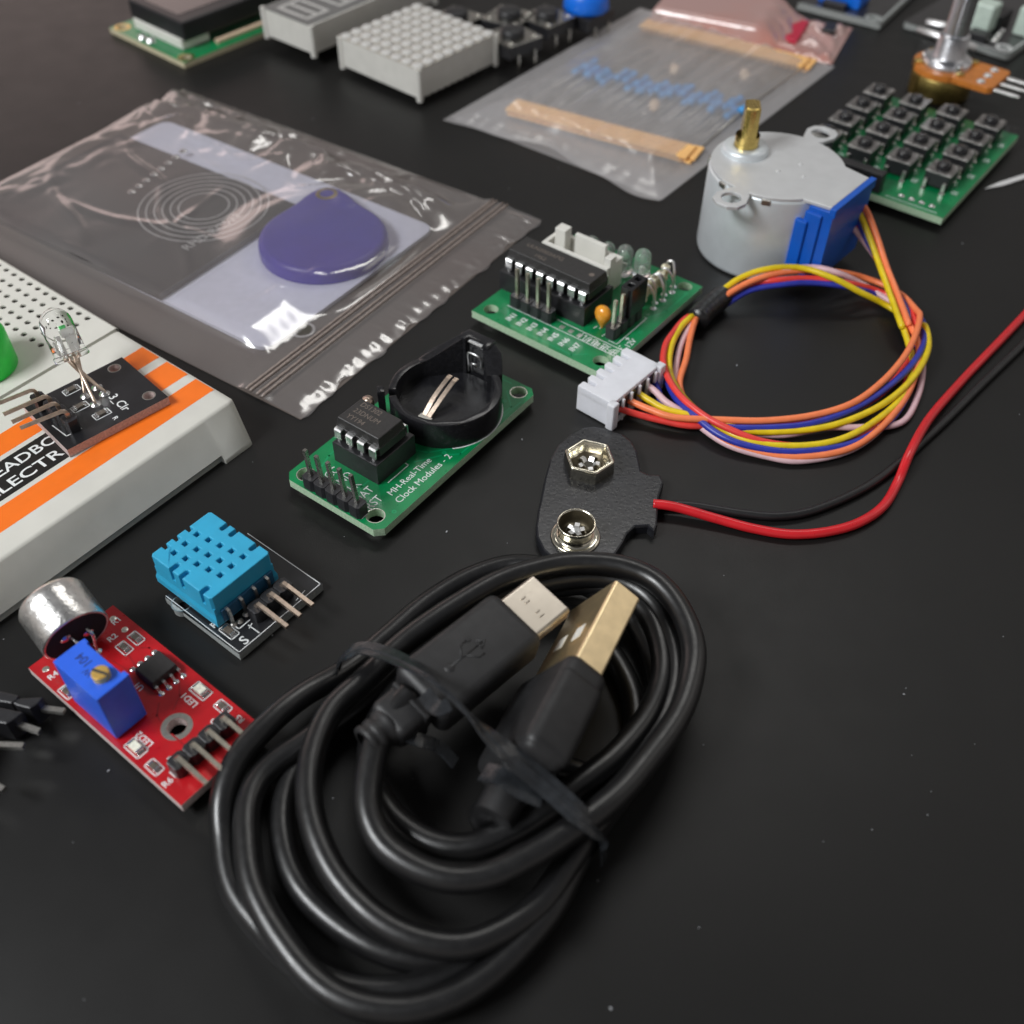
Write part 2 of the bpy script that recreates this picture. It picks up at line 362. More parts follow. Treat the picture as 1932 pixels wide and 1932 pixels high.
mb.add([(GR+.5, -1.27, 8.5), (u1, -1.27, 8.5), (u1, -1.75, 8.1), (GR+.5, -1.75, 8.1), (u1, -1.2, 0), (GR+.5, -1.2, 0)], [(0, 1, 2, 3), (3, 2, 4, 5)])
mb.build('terminal_strip', ['ivory', 'hole_dark'], bb)
# end strip with sloping outer wall and a foot notch
mb = MB(); prof = [(GR-.1, 3), (GR-.1, 8.1), (GR-.35, 8.5), (-38.0, 8.5), (-38.45, 8.38), (-38.7, 8.05), (-41.6, .9), (-41.75, .5), (-41.75, 0)]
ys = [-1.85, -1.3, -1.0, 60]; ins = [.25, .05, 0, 0]
# wall: slopes outward on the short side as well
def sect(y, k): return [(x+.35*k*(x < -38.2), y+(8.5-z)*.1*min(1, k), z-(.3*k if z > 8 else 0)) for x, z in prof]
prof2 = prof[:-3]+[(-41.1, 1.7), (-40.7, 1.4), (-40.6, 0)]
n = len(prof); vs = sect(-1.12, 1)+sect(-.85, .35)+[(x, max(y, .2), z) for x, y, z in sect(-.3, 0)]+[(x, 5.5, z) for x, z in prof]+[(x, 5.62, z) for x, z in prof2]+[(x, 60, z) for x, z in prof2]
fs = [(a*n+i, a*n+i+1, (a+1)*n+i+1, (a+1)*n+i) for a in range(5) for i in range(n-1)] + [tuple(range(n))]
mb.add(vs, fs, sm=False)
mb.build('end_strip', 'ivory', bb, auto=R(50))
mb = MB(); mb.box(GR-.15, GR+.55, -1.5, 58, 2, 6.2); mb.build('groove', 'label_black', bb)
mb = MB()
for a, b in ((-14.85, -19.5), (-21.6, -27.2), (-29.3, -34.0)):
    mb.box(b, a, -.72, 60, 8.45, 8.512)
mb.build('orange_stripe_print', 'orange', bb)
mb = MB(); mb.box(-28.3, -20.5, 12.5, 60, 8.4, 8.52); mb.build('name_plate', 'label_black', bb)
mb = MB(); TX = lambda x, y: TR(x, y, 8.525, -PI/2)
q = loc2(BB, z1(402, 1420), 8.5); mb.text('BREADBO', 3.1, TX(-22.7, q[1]), sx=1.15, bold=.03, align='RIGHT')
q = loc2(BB, z1(462, 1545), 8.5); mb.text('ELECTR', 3.1, TX(-26.25, q[1]), sx=1.3, bold=.03, align='RIGHT')
mb.build('printed_name', 'silk', bb)

# green translucent cap and the clear light module lie on the breadboard
gc = P((-33, 690), 9)
cap = thing('button_cap', 'bright green plastic button cap standing on the white breadboard at the left edge', 'button cap', (gc.x, gc.y, 8.5))
mb = MB(); mb.lathe([(0, 0), (5.6, 0), (5.9, .3), (5.8, 6.6), (5.3, 7.6), (4.3, 8.2), (0, 8.3)], seg=40); mb.build('cap_shell', 'button_green', cap)
mb = MB(); mb.box(-3, 3, -3, 3, 0.05, 1, .2, TR(0, 0, -.02)); mb.build('cap_socket', 'button_green', cap)

LM = P(z1(480, 1520), 10.2); LM2 = P(z1(1200, 1140), 10.2); LM3 = P(z1(310, 1110), 10.2)
la = math.atan2(LM2.y-LM.y, LM2.x-LM.x); LMf = (LM.x, LM.y, la)
LW = (LM2-LM).length; LH = abs(loc2(LMf, z1(840, 870), 10.2)[1])
lm = thing('light_module', 'small black circuit board with a clear bulb and bent pins, lying on the breadboard', 'circuit board', (LM.x, LM.y, 0), la)
LD = lambda x, y, z=10.22: loc2(LMf, z1(x, y), z)
h1 = LD(815, 935); h2 = LD(1062, 1130)
mb = MB(); mb.plate([(0, 0), (LW, 0), (LW, LH), (0, LH)], [circ(*h1, .95), circ(*h2, .95)], 8.6, 10.2); mb.build('circuit_board', ['board_black', 'fibre_pink'], lm)
sk = MB()
ring(sk, *h1, .97, 1.15, 10.2, 1); ring(sk, *h2, .97, 1.15, 10.2, 1)
x, y = LD(790, 1125); sk.text('3_Clr', 2.2, TR(x, y-.2, 10.215, -PI/2), sx=1.0, bold=.02)
x, y = LD(790, 1295); sk.text('R', 1.3, TR(x+.6, y, 10.215, PI/2+PI), bold=.01)
for a, b in (((480, 1330), (560, 1360)),): pass
c0 = [LD(375, 1345), LD(475, 1420), LD(580, 1365)]; poly_lines(sk, c0, .2, 10.212)
sk.build('silkscreen', ['silk', 'pad'], lm)
for (x, y) in ((510, 1090), (570, 1210), (725, 1260)):
    q = LD(x, y, 10.3); sk2 = MB(); o = smd(lm, q[0], q[1], 0, 10.21, 1.9, 1.0, silk=sk2); sk2.build('silkscreen_box', 'silk', lm)
# bulb
lb = [P(z1(520, 868), 15.6)]; lb.append(min((P(z1(372, 560), zz/4) for zz in range(60, 130)), key=lambda p: abs((p-lb[0]).length-6.9)))
Li = Matrix.Translation(Vector((LM.x, LM.y, 0))) @ Matrix.Rotation(la, 4, 'Z'); Li.invert()
a, b = Li @ Vector(lb[0]), Li @ Vector(lb[1]); ax = (b-a).normalized(); b = a + ax*8.8
T = Matrix.Translation(a) @ ax.to_track_quat('Z', 'Y').to_matrix().to_4x4()
bulb = thing('bulb', None, None); bulb.parent = lm
mb = MB(); rr_ = 2.65
mb.lathe([(0, 0), (2.9, 0), (2.95, .1), (2.95, .9), (2.85, 1.05), (rr_, 1.15), (rr_, 6.1)]+[(rr_*math.cos(t), 6.1+rr_*math.sin(t)) for t in [PI/2*k/8 for k in range(1, 9)]], seg=36, T=T)
me_b = mb.build('bulb_lens', 'glass_led', bulb)
bpy.data.objects.remove(bulb); me_b.parent = lm
mb = MB(); mb.box(-1.5, -.2, -.4, .4, .6, 3.8, .1, T); mb.box(-1.7, .1, -.5, .5, 3.6, 5.0, .15, T); mb.box(.3, 1.0, -.35, .35, .6, 4.2, .1, T); mb.box(1.2, 1.6, -.3, .3, .6, 3.4, .1, T); mb.build('lead_frame', 'led_inner', me_b)
mb = MB(); mb.box(-.9, -.1, -.45, .45, 5.0, 5.6, .1, T); mb.build('chip', 'led_chip', me_b)
for k, (px, py) in enumerate(((610, 1130), (680, 1190), (690, 1070), (745, 1115))):
    q = LD(px, py); s0 = a + T.to_3x3() @ Vector(((k-1.5)*.55, 0, 0)); mb = MB()
    mid = s0.lerp(Vector((q[0], q[1], 10.2)), .45) + Vector((0, 0, -.3))
    mb.tube(spline([s0+ax*.4, s0, mid, Vector((q[0], q[1], 10.9)), Vector((q[0], q[1], 10.2))], 5), .28, 8); mb.lathe([(.95, 0), (.75, .22), (.4, .45), (.3, .8)], (q[0], q[1], 10.2), 14, mi=1)
    mb.build('bulb_leg', ['copper_pin', 'solder'], lm)
# bent header pins
hd = [(2.2, LD(235+i*1, 1120)[1]) for i in range(1)]
pbase = [LD(270, 1140, 11.5), LD(330, 1190, 11.5), LD(390, 1250, 11.5), LD(460, 1330, 11.5)]
pt = [(215, 1095, -20, 1190), (310, 1140, 25, 1265), (370, 1190, 85, 1320), (435, 1245, 145, 1362)]
for (x0, y0, x1, y1_) in pt:
    e = Li @ P(z1(x0, y0), 14.2); t = Li @ P(z1(x1, y1_), 13.6); mb = MB()
    mb.wire([Vector((e.x+.7, e.y-.2, 10.2)), Vector((e.x+.7, e.y-.2, 13.6)), Vector((e.x+.5, e.y-.15, 14.0)), e, t], .6); mb.build('header_pin', 'copper_pin', lm)
    mb = MB(); mb.prism([(e.x+.7+1.1*px, e.y-.2+1.2*py) for px, py in ((-1, -.6), (-.7, -1), (.7, -1), (1, -.6), (1, .6), (.7, 1), (-.7, 1), (-1, .6))], 10.2, 12.7, .12)
    mb.build('pin_collar', 'pin_base', lm)

# ================================================================== REAL TIME CLOCK MODULE
RT = (-21.052, 109.165, .944); L_, W_ = 43.3, 21.2
rt = thing('clock_module', 'green circuit board with an empty round black battery holder and eight leg chip', 'circuit board', (RT[0], RT[1], 0), RT[2])
ol = rrect(0, L_, 0, W_, 1.3, ch=True)
hs = [(2.5, 3.0), (2.6, 18.6), (L_-2.3, 2.6), (L_-2.5, 18.6)]
mb = MB(); mb.plate(ol, [circ(x, y, 1.45) for x, y in hs], 1.4, 3.0); mb.build('circuit_board', ['board_green', 'fibre_green'], rt)
sk = MB(); z = 3.012
for x, y in hs: ring(sk, x, y, 1.47, 1.62, 3.0, 1)
sk.text('MH-Real-Time', 1.8, TR(7.4, 4.35, z), sx=.98); sk.text('Clock Modules - 2', 1.85, TR(6.9, 2.25, z))
for i, t in enumerate(('VCC', 'GND', 'CLK', 'DAT', 'RST')): sk.text(t, 2.3, TR(2.9, 15.3-2.54*i, z), sx=.85)
poly_lines(sk, [(9.4, 6.3), (14.6, 6.3), (14.6, 7.0)], .16, z); poly_lines(sk, [(2.0, 4.3), (.6, 4.3), (.6, 5.6)], .16, z)
HC = (29.3, 10.0); sk.plate(circ(*HC, 10.15, 64)[40:]+circ(*HC, 10.15, 64)[:8]+[(HC[0]+9.9*math.cos(2*PI*i/64), HC[1]+9.9*math.sin(2*PI*i/64)) for i in list(range(8))[::-1]]+[(HC[0]+9.9*math.cos(2*PI*i/64), HC[1]+9.9*math.sin(2*PI*i/64)) for i in list(range(40, 64))[::-1]], [], z, z+.02, 0, 0)
sk.build('silkscreen', ['silk', 'pad'], rt)
tg = MB()
for pts in (((2.4, 15.7), (5, 17.6), (8.2, 18.6), (18, 19.4)), ((3.5, 10.6), (6.0, 9.2), (7.6, 9.2)), ((17.8, 8.4), (19, 5.6), (24, 1.6), (37, 1.3), (40, 4.5)), ((17.8, 11.0), (19.2, 8.4)), ((15.8, 6.0), (20, 3.2), (22, 1.0), (39.0, .7)), ((38.6, 17.2), (40.6, 14.2), (42.2, 13.2), (42.2, 5.2))): poly_lines(tg, pts, .3, 3.003, h_=.006)
for x, y in ((20.6, 3.4), (37.6, 3.2), (38.9, 5.6), (5.0, 1.2), (22.6, 19.8), (41.6, 9.0)): tg.lathe([(.42, 0), (.3, .02), (.16, .0)], (x, y, 3.004), 14, mi=0)
tg.build('copper_trace', 'trace_green', rt)
hp = [(1.35, 15.75-2.54*i, 0) for i in range(5)]; header(rt, hp, 3.0)
for i, (x, y, _) in enumerate(hp):
    mb = MB(); mb.wire([(x, y, 1.0), (x, y, 5.5), (x+.05*i, y+.35+.12*i, 11.0)], .62); mb.build('header_pin', 'steel', rt)
# socket + chip
mb = MB(); bx = (8.0, 17.6, 7.2, 17.0)
mb.plate([(8, 7.2), (17.6, 7.2), (17.6, 17.0), (8, 17.0)], [[(10.6, 8.6), (15.2, 8.6), (15.2, 15.6), (10.6, 15.6)]], 3.02, 7.3, 0, 0, bev=.15); mb.build('chip_socket', 'plastic_black', rt)
chip = MB()
def dip(mb, x0, x1, y0, y1, z0, z1, T=None, dr=.35):
    zm_ = (z0+z1)/2
    mb.box(x0, x1, y0, y1, zm_, z1, .1, T, 0, taper=(dr, dr), seg=1); mb.box(x0, x1, y0, y1, z0, zm_-.001, .08, T, 0, seg=1)
dip(chip, 9.55, 16.05, 7.6, 17.2, 8.1, 11.6)
for i in range(3): chip.text(('DS1302', '23DNUM', 'YY194')[i], 1.5, TR(14.6-1.75*i, 15.9, 11.61, -PI/2), 1, ext=.004, sx=.92)
ch_o = chip.build('chip', ['epoxy', 'marking'], rt)
for sx_ in (0, 1):
    for i in range(4):
        y = 12.4+3.81-2.54*i; X = 9.0 if sx_ == 0 else 16.6; d = -1 if sx_ == 0 else 1; mb = MB()
        mb.tube([(X-d*.6, y, 9.75), (X, y, 9.75), (X+d*.16, y, 9.55), (X+d*.2, y, 7.9)], 1, prof=[(-.72, -.12), (.72, -.12), (.72, .12), (-.72, .12)], up=(0, 0, 1) if 0 else None)
        mb.box(X+d*.05-.15, X+d*.05+.3, y-.3, y+.3, 6.6, 8.0, .05); mb.build('chip_leg', 'tin_bright', ch_o)
# battery holder: cup with open end and tall clip tower
bh = MB(); cx, cy = HC; zo = 3.02
def arc(r, a0, a1, n): return [(cx+r*math.cos(R(a0+(a1-a0)*i/n)), cy+r*math.sin(R(a0+(a1-a0)*i/n))) for i in range(n+1)]
bh.prism(arc(9.3, 0, 360, 56)[:-1], zo, zo+1.3, 0)
for a0_, a1_, zt_ in ((140, 334, 8.3), (46, 127, 7.9)):
    wall = arc(9.95, a0_, a1_, 50)+arc(8.6, a0_, a1_, 50)[::-1]; bh.prism(wall, zo, zt_, .18)
bh.prism([(33.6, 17.2), (38.1, 13.2), (39.4, 14.2), (35.2, 18.4), (33.0, 19.2), (32.0, 18.2)], zo, 8, .2, ztop=[8.3, 11.9, 11.9, 8.9, 7.9, 7.9])
bh.prism([(36.3, 6.3), (38.0, 8.2), (40.9, 8.3), (40.6, 6.0), (38.2, 4.2), (37.0, 4.9)], zo, 8, .2, ztop=[8.3, 11.4, 11.9, 10.6, 8.3, 8.3])
bh.prism([(39.3, 14.3), (38.1, 13.4), (38.4, 12.6), (39.2, 12.4), (39.4, 9.0), (38.8, 8.8), (38.8, 8.0), (41.3, 8.0), (41.2, 13.8)], zo, 12.1, .22)
bh.prism([(20.2, 17.6), (21.2, 16.8), (22.3, 18.0), (21.5, 18.9)], zo, 9.4, .2)
bo = bh.build('battery_holder', 'plastic_black_gloss', rt, auto=R(32))
for k in (0, 1):
    mb = MB(); y = cy-.2+1.35*k; mb.tube(spline([(cx-4.6, y+.4*(1-k), 4.5), (cx-1.5, y+.2, 6.4), (cx+1.8, y+.1, 8.0), (cx+3.2, y+.15, 8.2)], 6), 1, prof=[(-.42, -.09), (.42, -.09), (.42, .09), (-.42, .09)], up=(0, 0, 1)); mb.build('contact_finger', 'copper_pin', bo)
mb = MB(); mb.box(cx-6.2, cx-4.4, cy-.6, cy+1.9, 4.34, 4.55, .05); mb.build('contact_plate', 'tin', bo)
mb = MB(); q = (cx+9.15, cy+6.2)
Tq = TR(39.2, 10.8, 7.6, R(92))
mb.box(-1.7, 1.7, -.15, .05, -3.0, 4.3, .1, Tq, 1); mb.tube(spline([Tq @ Vector(p) for p in ((-1.3, .4, -1.2), (-1.5, .6, 1.0), (-1.0, .9, 1.9), (.8, .9, 1.9), (1.3, .8, 1.2), (1.2, .6, -1.6))], 5), .2, 8); mb.tube([Tq @ Vector(p) for p in ((-.6, .7, -.4), (.5, .8, -.4), (.5, .6, -2.2))], .22, 8)
mb.box(-1.5, 1.5, -.1, .5, 3.7, 3.95, .08, Tq); mb.box(1.5, 2.3, .1, .35, -3.2, 1.0, .1, Tq); mb.build('clip_contact', ['tin_bright', 'plastic_black_gloss'], bo)
q = loc2(RT, z3(740, 700), 6.0); mb = MB(); mb.lathe([(0, 3), (.9, 2.8), (1.1, 2), (1.1, -2)], (q[0]+1.0, q[1]+.5, 5), 16); mb.build('crystal', 'copper_pin', rt)

# ================================================================== MOTOR DRIVER BOARD
UL = (16.545, 149.037, .918); L_, W_ = 35.6, 31.5
ul = thing('driver_board', 'green circuit board with sixteen leg chip and white socket beside the silver motor', 'circuit board', (UL[0], UL[1], 0), UL[2])
hs = [(2.7, 28.8), (3.0, 2.7), (L_-2.2, 2.9), (L_-2.4, 28.6)]
mb = MB(); mb.plate([(0, 0), (L_, 0), (L_, W_), (0, W_)], [circ(x, y, 1.5) for x, y in hs], 1.6, 3.2); mb.build('circuit_board', ['board_green', 'fibre_green'], ul)
tg = MB()
for pts in (((7, 25.5), (9, 25.5)), ((20.4, 28), (23, 30.2), (33, 30.2)), ((27.5, 12.6), (30, 10.2), (33.2, 10.2), (33.2, 6)), ((19.6, 3), (24, 1.3), (31, 1.3)), ((29.8, 15.6), (33.5, 15.6), (34.3, 20)), ((29.8, 19.8), (32, 21), (32, 27)), ((4.6, 26), (1, 23), (1, 8), (3, 5.8)), ((22.4, 7.8), (20.4, 9.6), (20.4, 11.5))): poly_lines(tg, pts, .35, 3.203, h_=.006)
for x, y in ((33.2, 10.6), (34.2, 20.3), (31.9, 27.6), (31.4, 1.4), (20.6, 8.8), (10.2, 1.5), (15, 1.6), (30.6, 24)): tg.lathe([(.5, 0), (.35, .02), (.18, .0)], (x, y, 3.204), 14)
tg.build('copper_trace', 'trace_green', ul)
sk = MB(); z = 3.212
for i in range(7): sk.text('IN%d' % (i+1), 1.7, TR(1.9, 24.05-2.54*i, z), sx=1.05, bold=.03)
lines(sk, [((5.75, 27.0), (5.75, .9)), ((8.15, 16.5), (8.15, 1.6)), ((5.75, 10.0), (8.15, 10.0))], .17, z)
sk.text('步进电机', 2.0, TR(6.95, 1.3, z, PI/2), bold=.01, sx=1.02)
lines(sk, [((9.0, 4.9), (9.0, 3.1)), ((9.0, 3.1), (19.5, 3.1)), ((19.5, 3.1), (19.5, 3.6))], .17, z)
sk.text('5-12V', 1.75, TR(7.9, 1.15, z), bold=.02, sx=1.05); sk.text('-', 1.6, TR(8.6, 2.5, z), bold=.03); sk.text('+', 1.8, TR(11.2, 2.4, z), bold=.03)
for x, y in ((10.4, 9.4), (11.0, 8.5), (9.4, 6.7)): lines(sk, [((x, y), (x+.9, y-.1))], .16, z)
sk.build('silkscreen', 'silk', ul)
for x, y in hs: pass
hp = [(7.0, 25.55-2.54*i, 0) for i in range(4)]; header(ul, hp, 3.2)
for (x, y, _) in hp: mb = MB(); mb.wire([(x, y, .6), (x, y, 6), (x, y+.15, 11.6)], .62); mb.build('header_pin', 'gold_pin', ul)
mb = MB()
for i in range(3): mb.add([(6.3, 14.9-2.1*i, 3.22), (7.4, 14.9-2.1*i, 3.22), (7.4, 13.9-2.1*i, 3.22), (6.3, 13.9-2.1*i, 3.22)], [(3, 2, 1, 0)])
mb.build('solder_pad', 'pad', ul)
mb = MB(); mb.plate([(9.4, 11.2), (19.2, 11.2), (19.2, 31.9), (9.4, 31.9)], [[(12, 12.5), (16.6, 12.5), (16.6, 30.6), (12, 30.6)]], 3.22, 7.4, 0, 0, bev=.15); mb.build('chip_socket', 'plastic_black', ul)
mb = MB(); dip(mb, 11.1, 17.5, 11.5, 31.5, 8.2, 11.7)
mb.lathe([(0, 0), (.55, 0)], (14.3, 13.3, 11.705), 16, mi=1); mb.text('ULN2003APG', 1.5, TR(14.9, 29.3, 11.71, -PI/2), 1, ext=.004)
mb.text('1952', 1.4, TR(12.8, 26, 11.71, -PI/2), 1, ext=.004)
cu = mb.build('chip', ['epoxy', 'marking'], ul)
for sx_ in (0, 1):
    for i in range(8):
        y = 21.5+8.89-2.54*i; X = 10.5 if sx_ == 0 else 18.1; d = -1 if sx_ == 0 else 1; mb = MB()
        mb.tube([(X-d*.7, y, 9.95), (X, y, 9.95), (X+d*.16, y, 9.75), (X+d*.22, y, 8.3), (X+d*.1, y, 7.9)], 1, prof=[(-.74, -.12), (.74, -.12), (.74, .12), (-.74, .12)])
        mb.box(X+d*.05-.15, X+d*.05+.3, y-.3, y+.3, 6.9, 8.1, .05); mb.build('chip_leg', 'tin_bright', cu)
# white socket behind the chip
ws = MB(); x0, x1, y0, y1_ = 20.2, 26.0, 13.6, 29.6
ws.plate([(x0, y0), (x1, y0), (x1, y1_), (x0, y1_)], [[(x0+.9, y0+.9), (x1-.9, y0+.9), (x1-.9, y1_-.9), (x0+.9, y1_-.9)]], 3.25, 9.6, 0, 0, bev=.1)
ws.box(x0+.5, x1-.5, y0+.5, y1_-.5, 3.25, 5, 0); ws.box(x0+3.6, x0+4.5, y0+3.0, y1_-5.6, 5, 11.8, .1); ws.box(x0+2.2, x0+4.5, y1_-4.1, y1_-1.6, 5, 12.4, .1); ws.box(x0+1, x0+3, y0-.1, y0+1.4, 5, 11.3, .1)
ws.build('motor_socket', 'white_plastic', ul)
def led3(x, y, z, h, parent, r=1.5, T=None):
    mb = MB(); mb.lathe([(0, 0), (r+.25, 0), (r+.25, .6), (r, .7), (r, h-r)]+[(r*math.cos(t), h-r+r*math.sin(t)) for t in [PI/2*k/7 for k in range(1, 8)]], (x, y, z), 28, T=T)
    o = mb.build('indicator_bulb', 'glass_small', parent); mb = MB(); mb.box(x-.5, x+.1, y-.25, y+.25, z+.3, z+2.6, .05, T); mb.box(x+.3, x+.6, y-.2, y+.2, z+.3, z+2.2, .05, T); mb.build('lead_frame', 'led_inner', o)
led3(28.2, 14.6, 4.4, 6.3, ul, 1.7); led3(28.6, 10.6, 5.0, 6.2, ul, 1.7); led3(28.3, 18.8, 3.6, 6, ul, 1.6); led3(28.3, 22.8, 3.4, 6, ul, 1.6)
mb = MB(); T = TR(11.5, 8.3, 6.2, R(0), 0, 0)
mb.lathe([(0, 2.0), (.9, 1.85), (1.55, 1.2), (1.75, .3), (1.55, -.6), (.95, -1.7), (.4, -2.6), (.2, -3.1)], seg=28, T=T @ Matrix.Diagonal((.75, 1, 1, 1))); mb.build('capacitor', 'orange_cap', ul)
hp = [(10.6+2.54*i, 5.2, PI/2) for i in range(4)]; header(ul, hp, 3.2)
for i in range(2): mb = MB(); mb.wire([(10.6+2.54*i, 5.2, .8), (10.6+2.54*i, 5.2, 11.4)], .62); mb.build('header_pin', 'gold_pin', ul)
mb = MB(); mb.plate([(14.3, 3.9), (19.6, 3.9), (19.6, 6.5), (14.3, 6.5)], [[(15.0, 4.6), (16.2, 4.6), (16.2, 5.8), (15.0, 5.8)], [(17.5, 4.6), (18.8, 4.6), (18.8, 5.8), (17.5, 5.8)]], 5.8, 12.2, 0, 0, bev=.15); mb.build('jumper_cap', 'plastic_black_gloss', ul)
rnd = random.Random(3)
for i in range(6):
    x, y = 22.6+1.75*i, 6.3+.75*(i % 2); mb = MB(); lx = rnd.uniform(-.5, .5); ly = rnd.uniform(-.3, .3)
    T = TR(x, y, 4.0, 0, ly*.5, lx*.5); h = 3.4
    mb.lathe([(0, 0), (.75, .1), (1.0, .5), (.85, 1.0), (.8, h/2), (.85, h-1), (1.0, h-.5), (.75, h-.1), (0, h)], seg=16, T=T)
    p = T @ Vector((0, 0, h)); mb.tube(spline([p-Vector((0, 0, .2)), p+Vector((.1, -.3, .8)), p+Vector((.3, -1.3, .9)), Vector((x+.5, y-2.2, h+2.6)), Vector((x+.5, y-2.4, 3.2))], 4), .27, 8, mi=1)
    mb.lathe([(.7, 0), (.3, .4), (0, .5)], (x+.5, y-2.4, 3.2), 10, mi=1); mb.build('resistor', ['resistor_tan', 'tin_bright'], ul)

# ================================================================== SOUND SENSOR
SN = (-68.025, 82.66, .905); L_, W_ = 33.4, 14.4
sn = thing('sound_sensor', 'red circuit board with silver microphone can and blue trimmer', 'circuit board', (SN[0], SN[1], 0), SN[2])
Ls = lambda x, y, z=3.25: loc2(SN, z2(x, y), z)
hc = Ls(1120, 1385)
mb = MB(); mb.plate([(0, 0), (W_, 0), (W_, -L_), (0, -L_)], [circ(*hc, 1.3, 32)], 1.6, 3.2); mb.build('circuit_board', ['board_red', 'fibre_white'], sn)
sk = MB(); z = 3.212; ring(sk, *hc, 1.32, 2.15, 3.2, 1, n=36)
for x, y, r_ in ((290, 1020, .52), (715, 700, .5), (790, 770, .5)): q = Ls(x, y); sk.lathe([(0, .05), (r_*.7, .045), (r_, .0)], (q[0], q[1], 3.2), 20, mi=1)
def st(t, x, y, a=0, sz=1.35, sx=1): q = Ls(x, y); sk.text(t, sz, TR(q[0], q[1], z, a), sx=sx, bold=.02, align='CENTER')
st('R1', 738, 715, -PI*.0); st('R2', 712, 822); st('R4', 335, 1062); st('R6', 1062, 1740); st('LED1', 1200, 1215, PI/2); st('LED2', 915, 1465, PI/2); st('R5', 1520, 1335, PI/2, 1.2); st('U1', 880, 1130, PI/2, 1.3); st('C', 1355, 1355, 0, 1.2); st('D', 1085, 1590, 0, 1.2); st('+', 1175, 1535, 0, 1.2)
q = Ls(1100, 1690); poly_lines(sk, [(q[0]-.1, q[1]+.7), (q[0]-.1, q[1]-.5), (q[0]+1.2, q[1]-.5)], .15, z)
sk_o = sk
tr = MB(); rnd = random.Random(5)
for pts in (((12.2, -9.5), (12.9, -10.4), (12.9, -17), (10.5, -20.2), (8.5, -21.3)), ((7.2, -11), (7.2, -7), (8.6, -5.2)), ((8.6, -11.5), (8.2, -8.0)), ((5.9, -24.2), (5.9, -29)), ((7.9, -19), (6.5, -20.3), (6.2, -21.5)), ((9.7, -11.6), (10.2, -9.3))):
    poly_lines(tr, pts, .25, 3.203)
mat('trace_red', (.32, .008, .012), .35); tr.build('copper_trace', 'trace_red', sn)
for x, y in ((862, 825), (788, 888), (1412, 1262), (978, 1643), (425, 1165)):
    q = Ls(x, y); smd(sn, q[0], q[1], PI/2, 3.21, 1.5, .85, silk=sk)
for x, y in ((1272, 1160), (862, 1522)):
    q = Ls(x, y); smd(sn, q[0], q[1], PI/2, 3.21, 2.1, 1.15, .7, 'chip_light', 'led_smd', silk=sk)
sk_o.build('silkscreen', ['silk', 'pad'], sn)
# op-amp
mb = MB(); mb.box(8.7, 13.3, -16.9, -12.7, 3.35, 4.75, .15, taper=(.25, .15)); ci = mb.build('amplifier_chip', 'epoxy', sn)
for sx_ in (0, 1):
    for i in range(4):
        X = 9.1+1.27*i; d = 1 if sx_ else -1; Y = -12.6 if sx_ else -17.0; mb = MB()
        mb.tube([(X, Y-d*.2, 4.0), (X, Y+d*.35, 4.0), (X, Y+d*.6, 3.4), (X, Y+d*1.15, 3.3)], 1, prof=[(-.2, -.08), (.2, -.08), (.2, .08), (-.2, .08)]); mb.lathe([(.45, 0), (.3, .12), (0, .18)], (X, Y+d*1.0, 3.21), 12); mb.build('chip_leg', 'solder', ci)
# trimmer
tb = MB(); tb.box(.75, 5.3, -19.35, -9.9, 3.5, 13.0, .08, seg=1)
tb.box(5.2, 5.75, -19.3, -18.3, 3.5, 13.0, .06); tb.box(5.2, 5.6, -10.9, -10.0, 3.5, 13.0, .06); tb.text('104', 1.9, TR(3.5, -14.2, 13.012, PI/2), 1, sx=.9); tb.text('W', 1.4, TR(2.6, -15.6, 13.012, PI/2), 1, sx=.9)
to = tb.build('trimmer', ['trimmer_blue', 'ink'], sn)
mb = MB(); c = (3.35, -16.9); mb.lathe([(1.15, -.5), (1.15, 1.0), (1.0, 1.15), (0, 1.15)], (c[0], c[1], 13), 28); mb.box(-.2, .2, -1.12, 1.12, 14.0, 14.17, 0, TR(c[0], c[1], 0, R(20)), 1); mb.build('adjusting_screw', ['screw_brass', 'hole_dark'], to, auto=R(35))
# microphone can (axis along the board), resting low
mq = loc2(SN, z2(487, 812), 7.3); mc = MB(); Tm = Matrix.Translation((mq[0], mq[1], 7.3)) @ Matrix.Rotation(-R(77), 4, 'X') @ Matrix.Rotation(R(8), 4, 'Y')
mc.lathe([(4.5, .04), (4.55, 0), (4.75, .0), (4.9, .25), (4.9, 4.4), (4.86, 4.6), (4.9, 4.8), (4.9, 6.6), (4.6, 7.1), (3.9, 7.3), (0, 7.3)], seg=64, T=Tm)
mo = mc.build('microphone_can', 'mic_can', sn)
mb = MB(); mb.lathe([(0, .05), (4.52, .05)], seg=48, T=Tm, sm=False); mb.lathe([(0, -.28), (.5, -.23), (.8, .0)], (1.6, 1.0, 0), 18, T=Tm, mi=1); mb.lathe([(0, -.28), (.5, -.23), (.8, .0)], (-1.5, -.8, 0), 18, T=Tm, mi=1); mb.build('microphone_back', ['mic_felt', 'solder'], mo)
for a_, b_ in (((560, 770), (620, 905)), ((455, 820), (490, 900))):
    q0 = Ls(*a_, 8.0); q1 = Ls(*b_, 3.3); mb = MB(); mb.tube(spline([(q0[0], mq[1]-.2, 7.8), (q0[0]+.1, mq[1]-1.2, 7.0), (q1[0], q1[1]+.1, 4.2), (q1[0], q1[1], 3.2)], 6), .26, 8); mb.lathe([(.6, 0), (.35, .3), (0, .5)], (q1[0], q1[1], 3.2), 12); mb.build('microphone_lead', 'solder', sn)
